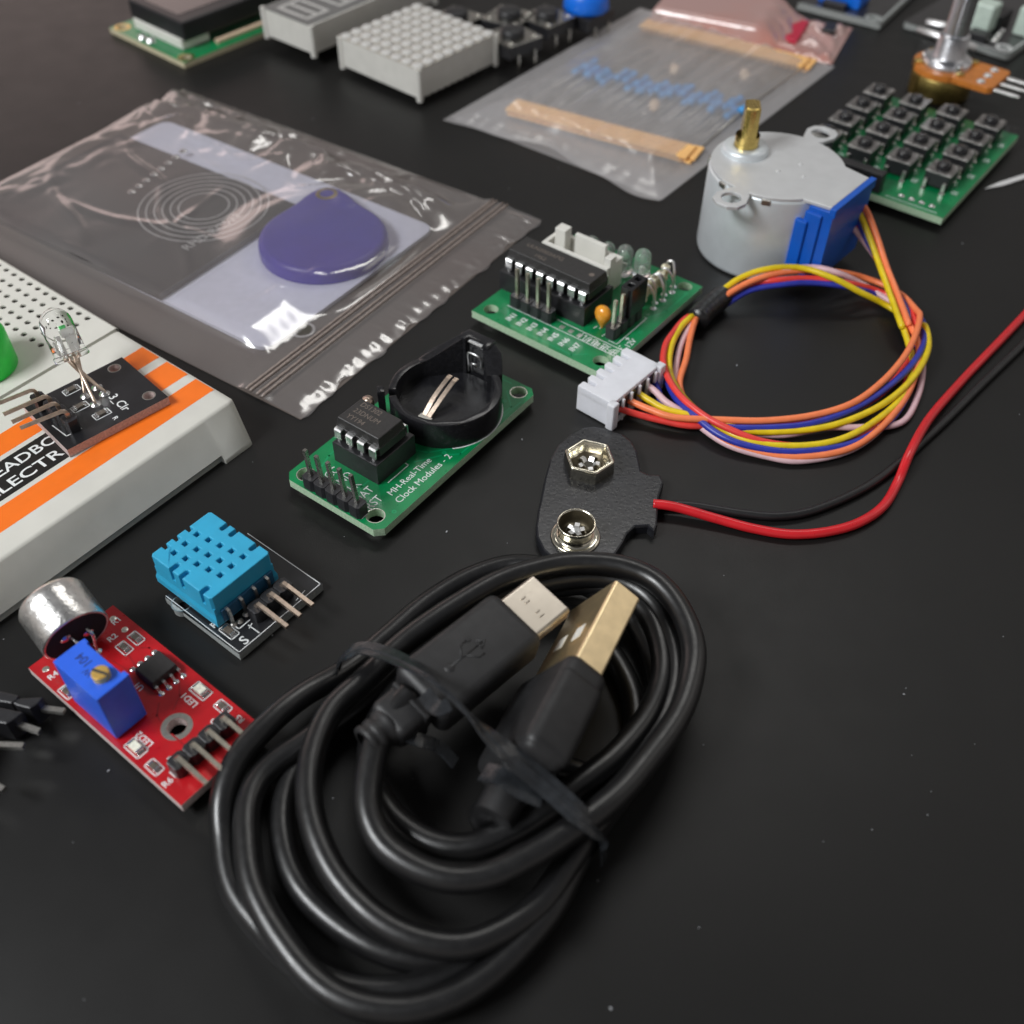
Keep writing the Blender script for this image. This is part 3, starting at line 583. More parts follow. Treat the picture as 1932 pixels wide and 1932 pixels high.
# right angle pins
hp = []
for x, y in ((1130, 1600), (1232, 1512), (1322, 1430), (1415, 1350)):
    q = Ls(x, y, 5.4); hp.append((q[0], q[1], PI/2))
hx = [3.5+2.54*i for i in range(4)]; yy = sum(h[1] for h in hp)/4; x0 = hp[0][0]
hp = [(x0+2.54*i, yy, PI/2) for i in range(4)]; header(sn, hp, 3.2, 2.3)
for (x, y, _) in hp: mb = MB(); mb.wire([(x, y+.1, 3.1), (x, y+.1, 5.9), (x, y-.25, 6.25), (x, y-1.2, 6.25), (x, y-5.9, 5.95)], .62); mb.build('header_pin', 'gold_pin', sn)

# ================================================================== HUMIDITY SENSOR
A_ = P(zd(985, 1455), 1.6); B_ = P(zd(1780, 785), 1.6); C_ = P(zd(235, 945), 1.6)
DH = (A_.x, A_.y, math.atan2(B_.y-A_.y, B_.x-A_.x)); du = (B_-A_).length
dh = thing('humidity_sensor', 'black circuit board carrying a bright blue perforated plastic sensor', 'circuit board', (A_.x, A_.y, 0), DH[2])
Ld = lambda x, y, z=1.62: loc2(DH, zd(x, y), z)
hq = Ld(425, 980); dv_ = Ld(235, 945)[1]
mb = MB(); mb.plate([(0, 0), (du, 0), (du, dv_), (0, dv_)], [circ(hq[0]+.3, hq[1], 1.45)], 0.1, 1.6); mb.build('circuit_board', ['board_black', 'fibre_grey'], dh)
sk = MB(); z = 1.612; ring(sk, hq[0]+.3, hq[1], 1.47, 1.62, 1.6, 1)
edge = [(.25, dv_), (.25, .25), (du-.25, .25), (du-.25, dv_)]; poly_lines(sk, edge, .12, z)
q = Ld(1035, 1325); sk.text('S', 2.3, TR(q[0], q[1], z), align='CENTER', bold=.02)
q = Ld(745, 1180); sk.text('R1', 1.5, TR(q[0]-.4, q[1], z), bold=.02)
poly_lines(sk, [Ld(1075, 1180), Ld(1175, 1250)], .18, z); poly_lines(sk, [Ld(1105, 1165), Ld(1085, 1205)], .18, z)
poly_lines(sk, [Ld(920, 1170), Ld(985, 1215), Ld(1085, 1130)], .18, z); poly_lines(sk, [Ld(1370, 760), Ld(1475, 815)], .18, z); poly_lines(sk, [Ld(1530, 940), Ld(1610, 850)], .12, z)
q = Ld(890, 1240); smd(dh, q[0], q[1], PI/2, 1.61, 2.0, .95, silk=sk); q = Ld(995, 1140); sk.lathe([(.55, 0), (.3, .3), (0, .45)], (q[0], q[1], 1.6), 14, mi=1)
sk.build('silkscreen', ['silk', 'pad'], dh)
ZT = 8.6; Lt = lambda x, y: loc2(DH, zd(x, y), ZT)
cs = [Lt(80, 575), Lt(640, 122), Lt(1315, 435), Lt(800, 890)]
ux0 = (cs[0][0]+cs[3][0])/2; ux1 = (cs[1][0]+cs[2][0])/2; vy1 = (cs[0][1]+cs[1][1])/2; vy0 = (cs[2][1]+cs[3][1])/2
# notched outline, cells 1 mm wide
def notch_outline():
    o = []; sl = [Lt(350, 640)[1], Lt(455, 700)[1], Lt(680, 825)[1]]; sr = [Lt(820, 262)[1], Lt(915, 312)[1], Lt(1130, 430)[1]]
    se = [Lt(490, 248)[0], Lt(380, 345)[0], Lt(275, 420)[0]]; w = .42; d = 1.55
    o += [(ux0+.35, vy0), (ux1-.35, vy0), (ux1, vy0+.35)]
    for y in sorted(sr): o += [(ux1, y-w), (ux1-d+.25, y-w), (ux1-d, y-w+.2), (ux1-d, y+w-.2), (ux1-d+.25, y+w), (ux1, y+w)]
    o += [(ux1, vy1-.35), (ux1-.35, vy1)]
    for x in sorted(se, reverse=True): o += [(x+w, vy1), (x+w, vy1-.9), (x-w, vy1-.9), (x-w, vy1)]
    o += [(ux0+.35, vy1), (ux0, vy1-.35)]
    for y in sorted(sl, reverse=True): o += [(ux0, y+w), (ux0+d-.25, y+w), (ux0+d, y+w-.2), (ux0+d, y-w+.2), (ux0+d-.25, y-w), (ux0, y-w)]
    o += [(ux0, vy0+.35)]; return o
hl = []; sq = .42
for x0_, y0_, n_ in ((585, 312, 5), (473, 402, 5), (368, 488, 5)):
    for i in range(n_):
        q = Lt(x0_+110*i, y0_+53*i); hl.append([(q[0]-sq, q[1]-sq), (q[0]+sq, q[1]-sq), (q[0]+sq, q[1]+sq), (q[0]-sq, q[1]+sq)])
mb = MB(); mb.plate(notch_outline(), hl, ZT-2.6, ZT, 0, 0, bev=.16)
mb.prism([(ux0-.0, vy0), (ux1+.0, vy0), (ux1, vy1), (ux0, vy1)], 2.6, ZT-2.6, 0)
k = .25; mb.add([(ux0-k, vy0-k, 2.4), (ux1+k, vy0-k, 2.4), (ux1+k, vy1+k, 2.4), (ux0-k, vy1+k, 2.4), (ux0-k, vy0-k, 3.6), (ux1+k, vy0-k, 3.6), (ux1+k, vy1+k, 3.6), (ux0-k, vy1+k, 3.6), (ux0+.01, vy0+.01, 4.6), (ux1-.01, vy0+.01, 4.6), (ux1-.01, vy1-.01, 4.6), (ux0+.01, vy1-.01, 4.6)],
       [(0, 3, 2, 1)]+[(a+i, a+(i+1) % 4, a+4+(i+1) % 4, a+4+i) for a in (0, 4) for i in range(4)])
so = mb.build('sensor_housing', 'sensor_blue', dh)
mb = MB(); mb.box(ux0+.9, ux1-.6, vy0-.42, vy0-.05, 2.7, 5.2, .05); mb.build('pin_bar', 'sensor_pinbar', so)
um = (ux0+ux1)/2
for i in range(4):
    x = um+3.81-2.54*i-.1; mb = MB(); mb.wire([(x, vy0-.2, 5.0), (x, vy0-.75, 4.9), (x, vy0-.95, 3.4), (x, vy0-.95, 1.6)], .45); mb.lathe([(.6, 0), (.35, .35), (0, .5)], (x, vy0-.95, 1.6), 12); mb.build('sensor_leg', 'tin', so)
tips = [(1440, 1205), (1570, 1090), (1690, 990)]; ys_ = [Ld(*t, 4.2) for t in tips]; xm = sum(q[0] for q in ys_)/3; ym = sum(q[1] for q in ys_)/3
hb = [Ld(x, y, 4.4) for x, y in ((1130, 1010), (1255, 905), (1395, 800))]; yb = sum(q[1] for q in hb)/3
hp = [(xm+2.54*(i-1), yb+.3, PI/2) for i in range(3)]; header(dh, hp, 1.6, 2.3)
for (x, y, _) in hp: mb = MB(); mb.wire([(x, y, 1.6), (x, y, 4.2), (x, y-.4, 4.55), (x, y-1.2, 4.55), (x, ym, 4.2)], .62); mb.build('header_pin', 'copper_pin', dh)

from mathutils import noise
# ================================================================== BATTERY CLIP
cl_pts = [(870, 35), (1060, 70), (1230, 125), (1350, 220), (1420, 340), (1450, 480), (1475, 600), (1560, 640), (1720, 650), (1760, 750), (1705, 920), (1690, 1100), (1680, 1280), (1640, 1375), (1560, 1300), (1400, 1310), (1300, 1400), (1240, 1520), (1130, 1680), (930, 1830), (640, 1860), (400, 1760), (230, 1600), (150, 1440), (140, 1300), (165, 1100), (190, 1000), (250, 700), (320, 450), (420, 270), (590, 120), (720, 55)]
cp = [P(zk(*p), 1.9) for p in cl_pts]; c0 = P(zk(800, 900), 0); c0 = Vector((c0.x, c0.y, 0))
clp = thing('battery_clip', 'black leatherette battery snap clip with two metal studs and red and black leads', 'battery clip', c0)
mb = MB(); mb.prism([(p.x-c0.x, p.y-c0.y) for p in cp], .1, 1.9, .35); mb.build('clip_pad', 'leatherette', clp)
hx = P(zk(822, 385), 5.0)-c0; hx.z = 0; mb = MB(); T = TR(hx.x, hx.y, 0, R(42))
def hexlathe(mb, prof, T, seg=6, mi=0): mb.lathe(prof, seg=seg, T=T, mi=mi, sm=False)
hexlathe(mb, [(4.45, 1.9), (4.35, 3.7), (4.25, 4.1), (4.0, 4.35), (3.7, 4.3), (3.5, 4.0), (2.9, 2.9)], T)
mb.lathe([(3.1, 3.1), (2.3, 2.6), (2.0, 2.3), (1.6, 2.1), (1.2, 2.5), (.75, 2.5), (.6, 1.9)], seg=30, T=T, mi=1)
hp_ = [T @ Vector((4.05*math.cos(PI/3*k), 4.05*math.sin(PI/3*k), 4.2)) for k in range(7)]
rp_ = [hp_[0].lerp(hp_[1], .5)]
for k in range(1, 7): rp_ += [hp_[k-1].lerp(hp_[k], .93), hp_[k]*.985+(T @ Vector((0, 0, 4.2)))*.015, hp_[k].lerp(hp_[k % 6+1], .07)]
mb.tube(rp_+[rp_[0]], .34, 12, up=(0, 0, 1), caps=False)
o = mb.build('hexagonal_stud', ['nickel', 'stud_dark'], clp)
mb = MB()
for k in range(5):
    a = R(20+72*k); mb.tube([T @ Vector((r_*math.cos(a), r_*math.sin(a), z_)) for r_, z_ in ((.8, 2.5), (1.3, 3.0), (1.75, 2.9), (1.95, 2.5))], 1, prof=[(-.42, -.1), (.42, -.1), (.42, .1), (-.42, .1)], up=(0, 0, 1))
mb.build('rivet_tab', 'tin_bright', o)
mb = MB(); mb.lathe([(0, 2.56), (.95, 2.56)], seg=20, T=T); mb.build('rivet_hole', 'hole_dark', o)
ms = P(zk(655, 1262), 5.2)-c0; ms.z = 0; mb = MB(); T = TR(ms.x, ms.y, 0)
mb.lathe([(3.95, 1.9), (4.0, 2.1), (3.8, 2.35), (3.3, 2.3), (2.75, 2.5), (2.65, 3.2), (2.85, 4.4), (3.1, 5.0), (3.05, 5.25), (2.9, 5.25), (2.78, 5.0)], seg=48, T=T); mb.lathe([(2.78, 5.0), (2.6, 3.4), (2.4, 2.5), (.6, 2.2), (0, 2.0)], seg=48, T=T, mi=1)
o = mb.build('round_stud', ['nickel', 'stud_dark'], clp); mb = MB()
for k in range(5):
    a = R(5+72*k); mb.tube([T @ Vector((r_*math.cos(a), r_*math.sin(a), z_)) for r_, z_ in ((.35, 2.5), (.8, 3.6), (1.3, 3.7), (1.6, 3.0))], 1, prof=[(-.4, -.1), (.4, -.1), (.4, .1), (-.4, .1)], up=(0, 0, 1))
mb.build('rivet_tab', 'tin_bright', o)
def lead(pts, z, r, m, name, parent, c0):
    q = [P(zc(x, y), zz)-c0 for (x, y), zz in zip(pts, z)]; mb = MB(); mb.tube(spline(q, 8), r, 14); return mb.build(name, m, parent)
lead([(592, 812), (645, 817), (710, 831), (850, 872), (1000, 912), (1150, 935), (1300, 925), (1430, 888), (1530, 820), (1590, 720), (1640, 600), (1720, 460), (1850, 310), (1940, 215), (2060, 90), (2200, -60)], [1.9]*2+[1.7, 1.2]+[.9]*6+[2.6, 2.0]+[.9]*4, .82, 'lead_red', 'red_lead', clp, c0)
lead([(575, 825), (650, 815), (760, 820), (950, 850), (1100, 862), (1250, 836), (1450, 748), (1600, 640), (1700, 548), (1800, 455), (1940, 315), (2080, 180), (2220, 40)], [.8]*13, .74, 'lead_black', 'black_lead', clp, c0)

# ================================================================== STEPPER MOTOR
MO = (53.635, 197.352, R(-40.5))
mo = thing('stepper_motor', 'round silver gearbox motor with brass shaft, blue cover and five coloured wires', 'motor', (MO[0], MO[1], 0), MO[2])
mb = MB(); mb.lathe([(0, 0), (13.3, 0), (13.9, .4), (14.0, 1), (14.0, 18.3), (13.85, 18.8), (13.4, 18.95)], seg=96); mb.build('motor_can', 'zinc', mo)
def marc(r, a0, a1, n): return [(r*math.cos(R(a0+(a1-a0)*i/n)), r*math.sin(R(a0+(a1-a0)*i/n))) for i in range(n+1)]
top = marc(13.75, 38, 84, 12) + [(2.2, 14.5), (3.3, 17.6), (3.0, 19.6), (1.6, 20.9), (-1.0, 21.0), (-2.9, 19.8), (-3.4, 17.6), (-2.4, 14.4)] + marc(13.75, 97, 263, 44) + [(-2.4, -14.4), (-3.4, -17.6), (-2.9, -19.8), (-1.2, -21.0), (1.2, -21.0), (2.9, -19.8), (3.4, -17.6), (2.3, -14.4)] + marc(13.75, 277, 322, 12) + [(16.6, -7.6), (16.6, 7.6)]
mb = MB(); mb.plate(top, [circ(0, 17.5, 2.0, 28), circ(0, -17.5, 2.0, 28)], 18.8, 19.5, 0, 0, bev=.15)
for x, y in ((3.5, 3.0), (6.5, -1.0), (1.5, -2.5)): mb.lathe([(.55, 0), (.3, .22), (0, .3)], (x, y, 19.5), 12)
mb.build('mounting_plate', 'zinc_top', mo)
for a in (150, 205, 250, 292, 60, 120): mb = MB(); mb.box(13.2, 14.25, -.9, .9, 17.9, 19.0, .15, TR(0, 0, 0, R(a))); mb.build('crimp_tab', 'tin', mo)
mb = MB(); mb.lathe([(4.9, 19.5), (4.8, 20.3), (4.5, 20.8), (3.2, 20.9), (2.6, 20.9)], (-8, 0, 0), 40); mb.build('shaft_boss', 'zinc', mo)
mb = MB(); n = 28; pr = []
for i in range(n):
    a = 2*PI*i/n; x, y = 2.5*math.cos(a), 2.5*math.sin(a); pr.append((max(-1.5, min(1.5, x)), y))
mb.lathe([(2.5, 20.6), (2.5, 23.2)], (-8, 0, 0), 32)
mb.prism([(x-8, y) for x, y in [(p[0]*math.cos(R(35))-p[1]*math.sin(R(35)), p[0]*math.sin(R(35))+p[1]*math.cos(R(35))) for p in pr]], 23.2, 29.6, .35); mb.build('shaft', 'brass', mo)
bc = MB(); bc.prism([(12.5, -8.6), (17.6, -8.2), (17.6, 8.2), (12.5, 8.6)], 3.3, 18.7, .2)
bc.box(16.65, 18.0, -8.3, 8.3, 17.6, 19.6, .2); bc.box(12.0, 15.6, -9.0, -8.0, 4.2, 17.6, .25); bc.box(10.6, 13.2, -9.7, -8.4, 4.6, 15.6, .25); bc.box(12.0, 15.6, 8.0, 9.0, 3.4, 17.6, .25)
bc.build('wire_cover', 'cover_blue', mo)
Mi = (Matrix.Translation((MO[0], MO[1], 0)) @ Matrix.Rotation(MO[2], 4, 'Z')).inverted()
# connector
JA = P(zj(290, 880), .2); jd = R(51.5)
ja = P(zj(440, 540), 5.4); 
J0 = P(zj(275, 665), 5.8); J1 = P(zj(905, 165), 5.8); jang = math.atan2(J1.y-J0.y, J1.x-J0.x); JL = 14.6
J = (J0.x, J0.y, jang); Ji = (Matrix.Translation((J0.x, J0.y, 0)) @ Matrix.Rotation(jang, 4, 'Z')).inverted()
mb = MB(); T0 = Matrix.Translation(Mi @ Vector((J0.x, J0.y, 0))) @ Matrix.Rotation(jang-MO[2], 4, 'Z')
yb_ = -7.7
fr = [(0, 0)]
for i in range(5):
    cxx = 2.2+2.5*i; fr += [(cxx-.75, 0), (cxx-.55, -.25), (cxx-.5, -2.4), (cxx+.3, -2.4), (cxx+.35, -.6), (cxx+.75, 0)]
fr += [(JL, 0), (JL, yb_), (0, yb_)]
cn = MB(); cn.prism([(0, 0), (JL, 0), (JL, yb_), (0, yb_)], .3, 4.3, 0, T0)
b = bmesh.new(); cn.plate(fr, [], 4.3, 5.8, 0, 0, T=T0, bev=.15)
for i in range(5): cn.box(1.75+2.5*i, 2.45+2.5*i, -2.5, -.1, 4.2, 4.5, 0, T0)
cn.box(-.75, 1.0, yb_-.9, yb_+.7, .15, 5.9, .25, T0); cn.box(JL-1.0, JL+.75, yb_-.9, yb_+.7, .15, 5.9, .25, T0); cn.box(.5, JL-.5, yb_-.2, yb_+.6, .2, 1.6, .1, T0)
for i in range(5): cn.box(1.6+2.5*i-.9+2.0, 1.6+2.5*i-.9+2.5, yb_-.6, yb_, .4, 5.2, .1, T0)
co = cn.build('wire_connector', 'nylon', mo)
mb = MB()
for i in range(5): mb.box(1.95+2.5*i-.65, 1.95+2.5*i+.85, yb_-.03, yb_+.5, 1.2, 5.0, 0, T0)
mb.build('wire_socket', 'shrink', co)
# wires
def m2c(x, y): u = zm(x, y); return ((u[0]-1500*.638889)/(1400/1932*.638889), (u[1]-900*.638889)/(1400/1932*.638889))
def wire(name, m, pts, r=.62):
    q = []
    for p in pts:
        if p[0] == 'm':
            u = zm(p[1], p[2])
            if p[2] > 995 and 1 < q.__len__() > 12: p = (*p[:3], p[3]+(4.0 if 580 < p[1] < 1040 else 2.2 if 460 < p[1] < 1120 else .8 if 460 < p[1] < 1200 else 0))
        elif p[0] == 'j': u = zj(p[1], p[2])
        else: u = zc(p[1], p[2])
        q.append(Mi @ P(u, p[3]))
    rj = random.Random(len(name)); q = [v+Vector((rj.uniform(-.1, .1), rj.uniform(-.1, .1), rj.uniform(-.05, .08))) for v in q]
    mb = MB(); mb.tube(spline(q, 8), r, 12); return mb.build(name, m, mo)
wire('orange_wire', 'wire_orange', [('m', 1010, 690, 15), ('m', 1085, 672, 14.5), ('m', 1140, 740, 12.5), ('m', 1190, 870, 9), ('m', 1235, 1010, 6), ('m', 1290, 1150, 4.6), ('m', 1345, 1300, 4.2), ('c', 1625, 60, 3.8), ('c', 1672, 150, 3.2), ('c', 1668, 250, 2.8), ('c', 1625, 370, 2.4), ('c', 1520, 500, 2.0), ('c', 1380, 590, 1.6), ('c', 1180, 620, 1.4), ('c', 1000, 595, 1.2), ('c', 860, 540, 1.4), ('c', 745, 430, 1.6), ('c', 700, 330, 2.2), ('c', 725, 220, 2.6), ('c', 745, 120, 2.6), ('c', 775, 50, 2.6), ('m', 345, 1210, 2.6), ('m', 480, 1120, 2.6), ('m', 620, 1060, 2.6), ('m', 780, 1032, 2.4), ('m', 960, 1032, 2.0), ('m', 1130, 1070, 1.9), ('m', 1290, 1140, 2.6), ('m', 1385, 1230, 4.0), ('c', 1678, 50, 4.6), ('c', 1660, 130, 4.8), ('c', 1610, 220, 4.6), ('c', 1520, 320, 4.2), ('c', 1400, 402, 3.8), ('c', 1240, 450, 3.4), ('c', 1050, 470, 3.2), ('c', 860, 468, 3.0), ('j', 1650, 1130, 2.8), ('j', 1300, 1020, 2.8), ('j', 1060, 905, 3.0), ('j', 900, 840, 3.0)])
wire('yellow_wire', 'wire_yellow', [('m', 1000, 690, 14.5), ('m', 1062, 680, 14), ('m', 1100, 740, 12.2), ('m', 1155, 880, 8.6), ('m', 1205, 1020, 5.8), ('m', 1255, 1160, 4.4), ('m', 1310, 1310, 4.0), ('c', 1600, 60, 3.6), ('c', 1632, 150, 3.0), ('c', 1650, 250, 2.4), ('c', 1610, 370, 2.4), ('c', 1500, 470, 2.4), ('c', 1350, 550, 2.2), ('c', 1180, 574, 2.0), ('c', 1000, 560, 1.8), ('c', 860, 500, 2.0), ('c', 740, 405, 2.4), ('c', 675, 320, 2.8), ('c', 655, 240, 3.2), ('c', 668, 160, 3.2), ('c', 705, 95, 3.0), ('c', 750, 45, 3.0), ('m', 380, 1150, 3.2), ('m', 500, 1065, 3.4), ('m', 640, 1020, 3.4), ('m', 800, 1015, 3.2), ('m', 960, 1068, 2.8), ('m', 1100, 1140, 2.2), ('m', 1240, 1210, 1.6), ('m', 1380, 1300, 1.6), ('c', 1702, 90, 2.8), ('c', 1715, 170, 3.2), ('c', 1680, 260, 3.4), ('c', 1600, 350, 3.2), ('c', 1480, 430, 2.8), ('c', 1320, 490, 2.4), ('c', 1150, 514, 2.2), ('c', 980, 515, 2.0), ('c', 800, 465, 2.2), ('j', 1550, 1010, 2.4), ('j', 1300, 890, 2.7), ('j', 1120, 770, 2.9), ('j', 1010, 715, 3.0)])
wire('blue_wire', 'wire_blue', [('m', 990, 695, 13), ('m', 1030, 700, 12.5), ('m', 1080, 760, 11), ('m', 1140, 880, 8), ('m', 1210, 1010, 5), ('m', 1270, 1120, 3.6), ('m', 1330, 1220, 3.2), ('c', 1650, 100, 2.4), ('c', 1660, 200, 2.0), ('c', 1640, 330, 1.6), ('c', 1560, 470, 1.5), ('c', 1400, 565, 1.7), ('c', 1180, 597, 1.9), ('c', 1000, 578, 2.0), ('c', 860, 528, 2.3), ('c', 745, 440, 2.6), ('c', 680, 370, 2.2), ('c', 645, 290, 1.4), ('c', 640, 220, 1.2), ('c', 655, 150, 1.4), ('c', 710, 80, 1.8), ('m', 400, 1210, 1.8), ('m', 540, 1130, 1.6), ('m', 700, 1100, 1.4), ('m', 860, 1092, 1.3), ('m', 1020, 1108, 1.2), ('m', 1180, 1150, 1.2), ('m', 1330, 1220, 1.4), ('c', 1690, 70, 2.0), ('c', 1690, 160, 3.4), ('c', 1635, 255, 3.4), ('c', 1530, 350, 3.2), ('c', 1400, 430, 3.0), ('c', 1240, 482, 2.8), ('c', 1080, 500, 2.6), ('c', 900, 500, 2.2), ('c', 760, 470, 1.0), ('j', 1500, 960, 1.0), ('j', 1420, 740, 1.8), ('j', 1340, 570, 2.6), ('j', 1240, 500, 3.0)])
wire('pink_wire', 'wire_pink', [('m', 985, 700, 12), ('m', 1005, 725, 11.5), ('m', 1050, 790, 10), ('m', 1120, 880, 7.4), ('m', 1190, 980, 4.6), ('m', 1250, 1080, 2.6), ('c', 1610, 90, 1.6), ('c', 1650, 200, 1.0), ('c', 1625, 340, .9), ('c', 1540, 480, .9), ('c', 1400, 590, .9), ('c', 1200, 635, .8), ('c', 1050, 615, .9), ('c', 880, 560, 1.0), ('c', 740, 450, 1.2), ('c', 690, 340, 1.6), ('c', 690, 240, 1.8), ('c', 715, 140, 2.0), ('c', 765, 60, 2.2), ('m', 370, 1190, 2.3), ('m', 520, 1100, 2.4), ('m', 680, 1035, 2.6), ('m', 850, 1012, 2.8), ('m', 980, 1040, 2.8), ('m', 1120, 1105, 2.4), ('m', 1260, 1190, 1.8), ('m', 1380, 1290, 1.2), ('c', 1680, 130, 1.0), ('c', 1690, 260, .9), ('c', 1665, 380, .8), ('c', 1600, 480, .8), ('c', 1440, 500, 1.4), ('c', 1300, 500, 1.6), ('c', 1100, 530, 1.2), ('c', 880, 500, 1.0), ('c', 760, 460, 1.4), ('j', 1560, 930, 2.4), ('j', 1380, 760, 2.8), ('j', 1230, 650, 3.0), ('j', 1130, 605, 3.0)])
wire('red_wire', 'wire_red', [('m', 980, 700, 13.5), ('m', 1040, 720, 12), ('m', 1110, 830, 9), ('m', 1180, 960, 6), ('m', 1250, 1100, 4.2), ('m', 1300, 1240, 3.2), ('c', 1625, 130, 2.4), ('c', 1645, 240, 1.8), ('c', 1590, 390, 1.4), ('c', 1460, 520, 1.2), ('c', 1250, 575, 1.3), ('c', 1060, 560, 2.0), ('c', 900, 505, 2.8), ('c', 780, 440, 3.2), ('c', 685, 350, 3.6), ('c', 635, 250, 3.8), ('c', 642, 170, 3.6), ('c', 675, 110, 3.2), ('c', 735, 50, 2.6), ('m', 400, 1175, 2.4), ('m', 540, 1100, 2.2), ('m', 680, 1078, 2.0), ('m', 850, 1070, 1.8), ('m', 1020, 1090, 1.7), ('m', 1180, 1130, 1.8), ('m', 1320, 1200, 2.6), ('m', 1380, 1290, 3.2), ('c', 1660, 160, 2.0), ('c', 1600, 280, 1.6), ('c', 1480, 390, 1.5), ('c', 1300, 460, 1.5), ('c', 1100, 490, 1.4), ('c', 900, 490, 1.4), ('j', 1900, 1240, 1.6), ('j', 1500, 1180, 1.6), ('j', 1150, 1090, 2.0), ('j', 900, 1010, 2.8), ('j', 760, 970, 3.0)])
mb = MB(); q = [Mi @ P(zm(x, y), 2.5) for x, y in ((270, 1280), (300, 1245), (345, 1205), (385, 1175), (400, 1160))]
mb.tube(spline(q, 5), 2.35, 24, rr=[1, 1.0, 1.03, .98, 1.0, 1.02, .97, 1, 1.0, .98, 1.02, 1.0, .99, 1, 1.02, .99, 1, 1.01, 1, 1, 1][:len(q)*5-4]); mb.build('heat_shrink_sleeve', 'shrink', mo)

# ================================================================== USB CABLE
k0 = P(zu(900, 900), 0); k0 = Vector((k0.x, k0.y, 0))
uc = thing('charging_cable', 'coiled thick black cable with reflection-tinted metal plugs tied in a bundle at the front', 'cable', k0)
CR = 1.72
def loop(pts):
    return [P(zu(x, y), z)-k0 for x, y, z in pts]
path = []
# from the small plug: inner loop, round the right, over the top, left tie, big bottom arc ...
path += [(800, 600, 13.5), (755, 650, 13.0), (695, 730, 12.2), (655, 850, 11.4), (645, 990, 10.8), (690, 1120, 10.2), (790, 1210, 9.8), (930, 1262, 9.6), (1080, 1250, 9.6), (1230, 1180, 10.0), (1370, 1090, 10.4), (1480, 1010, 10.2), (1600, 890, 9.4), (1710, 760, 8.6), (1790, 600, 8.2), (1810, 450, 8.2), (1770, 310, 8.4), (1680, 205, 8.6), (1550, 150, 8.8), (1400, 140, 8.6), (1260, 160, 8.2), (1110, 205, 7.8), (960, 285, 7.6), (820, 385, 7.4), (715, 470, 7.2), (620, 560, 7.2),
         (520, 660, 7.6), (455, 790, 7.8), (432, 940, 7.8), (455, 1100, 7.6), (530, 1260, 7.2), (660, 1400, 6.8), (820, 1480, 6.4), (980, 1500, 6.0), (1120, 1450, 5.6), (1260, 1340, 5.2), (1370, 1200, 5.4), (1450, 1080, 6.0), (1530, 960, 6.2),
         (1620, 840, 5.8), (1700, 700, 5.2), (1745, 550, 5.0), (1735, 410, 5.0), (1680, 290, 5.2), (1580, 215, 5.4), (1440, 190, 5.4), (1280, 205, 5.2), (1120, 250, 5.0), (960, 340, 4.8), (810, 450, 4.8), (700, 545, 4.8), (590, 640, 5.0),
         (440, 760, 4.6), (300, 860, 4.4), (235, 970, 4.6), (222, 1120, 4.8), (250, 1290, 4.8), (330, 1460, 4.6), (450, 1610, 4.4), (600, 1710, 4.2), (780, 1738, 4.0), (960, 1680, 4.0), (1110, 1580, 4.0), (1230, 1450, 4.2), (1330, 1310, 4.2), (1410, 1170, 4.0), (1480, 1050, 3.6),
         (1570, 920, 3.0), (1640, 780, 2.6), (1680, 620, 2.4), (1660, 460, 2.4), (1590, 330, 2.6), (1470, 245, 2.8), (1300, 160, 4.0), (1150, 145, 3.2), (990, 195, 2.6), (840, 290, 2.3), (710, 410, 2.3), (600, 505, 2.6),
         (440, 592, 4.6), (300, 698, 5.4), (192, 815, 5.2), (142, 960, 4.2), (140, 1110, 2.6), (175, 1270, 1.9), (280, 1440, 1.9), (430, 1580, 1.9), (620, 1660, 1.9), (820, 1650, 1.9), (1000, 1570, 1.9), (1150, 1450, 1.9), (1280, 1310, 1.9), (1380, 1180, 1.9), (1450, 1080, 1.9),
         (1540, 950, 1.8), (1590, 800, 1.8), (1590, 640, 1.8), (1540, 490, 1.8), (1440, 380, 1.8), (1290, 300, 1.8), (1120, 300, 1.8), (950, 370, 1.8), (800, 480, 1.8), (660, 600, 2.0),
         (510, 740, 2.2), (390, 870, 2.6), (345, 1010, 2.8), (355, 1160, 3.0), (420, 1310, 3.0), (540, 1430, 2.8), (700, 1520, 2.6), (880, 1550, 2.2), (1060, 1500, 2.0), (1210, 1400, 1.9), (1330, 1260, 1.9), (1420, 1120, 1.9), (1440, 1000, 1.9), (1430, 900, 1.9), (1330, 860, 1.9)]
def add_tube(pp, name='cable_strand'):
    q = spline(loop(pp), 7); q = [v+Vector((noise.noise(v*.09), noise.noise(v*.09+Vector((9, 0, 0))), 0))*.5 for v in q]
    mb = MB(); mb.tube(q, CR, 24, rr=[1+.025*noise.noise(v*.2+Vector((0, 7, 0))) for v in q]); return mb.build(name, 'cable', uc)
add_tube(path, 'cable_cord')
add_tube([(830, 500, 4.2), (730, 610, 4.2), (672, 720, 4.4), (655, 840, 4.8), (685, 960, 5.6), (760, 1060, 6.0), (880, 1130, 6.2), (1010, 1145, 6.4), (1150, 1095, 6.8), (1290, 1010, 7.2), (1420, 910, 7.2), (1540, 810, 6.8), (1640, 690, 6.0), (1695, 560, 5.2), (1700, 440, 4.8), (1660, 330, 4.6), (1560, 250, 4.2), (1420, 215, 3.6), (1260, 225, 3.2)], 'cable_strand')
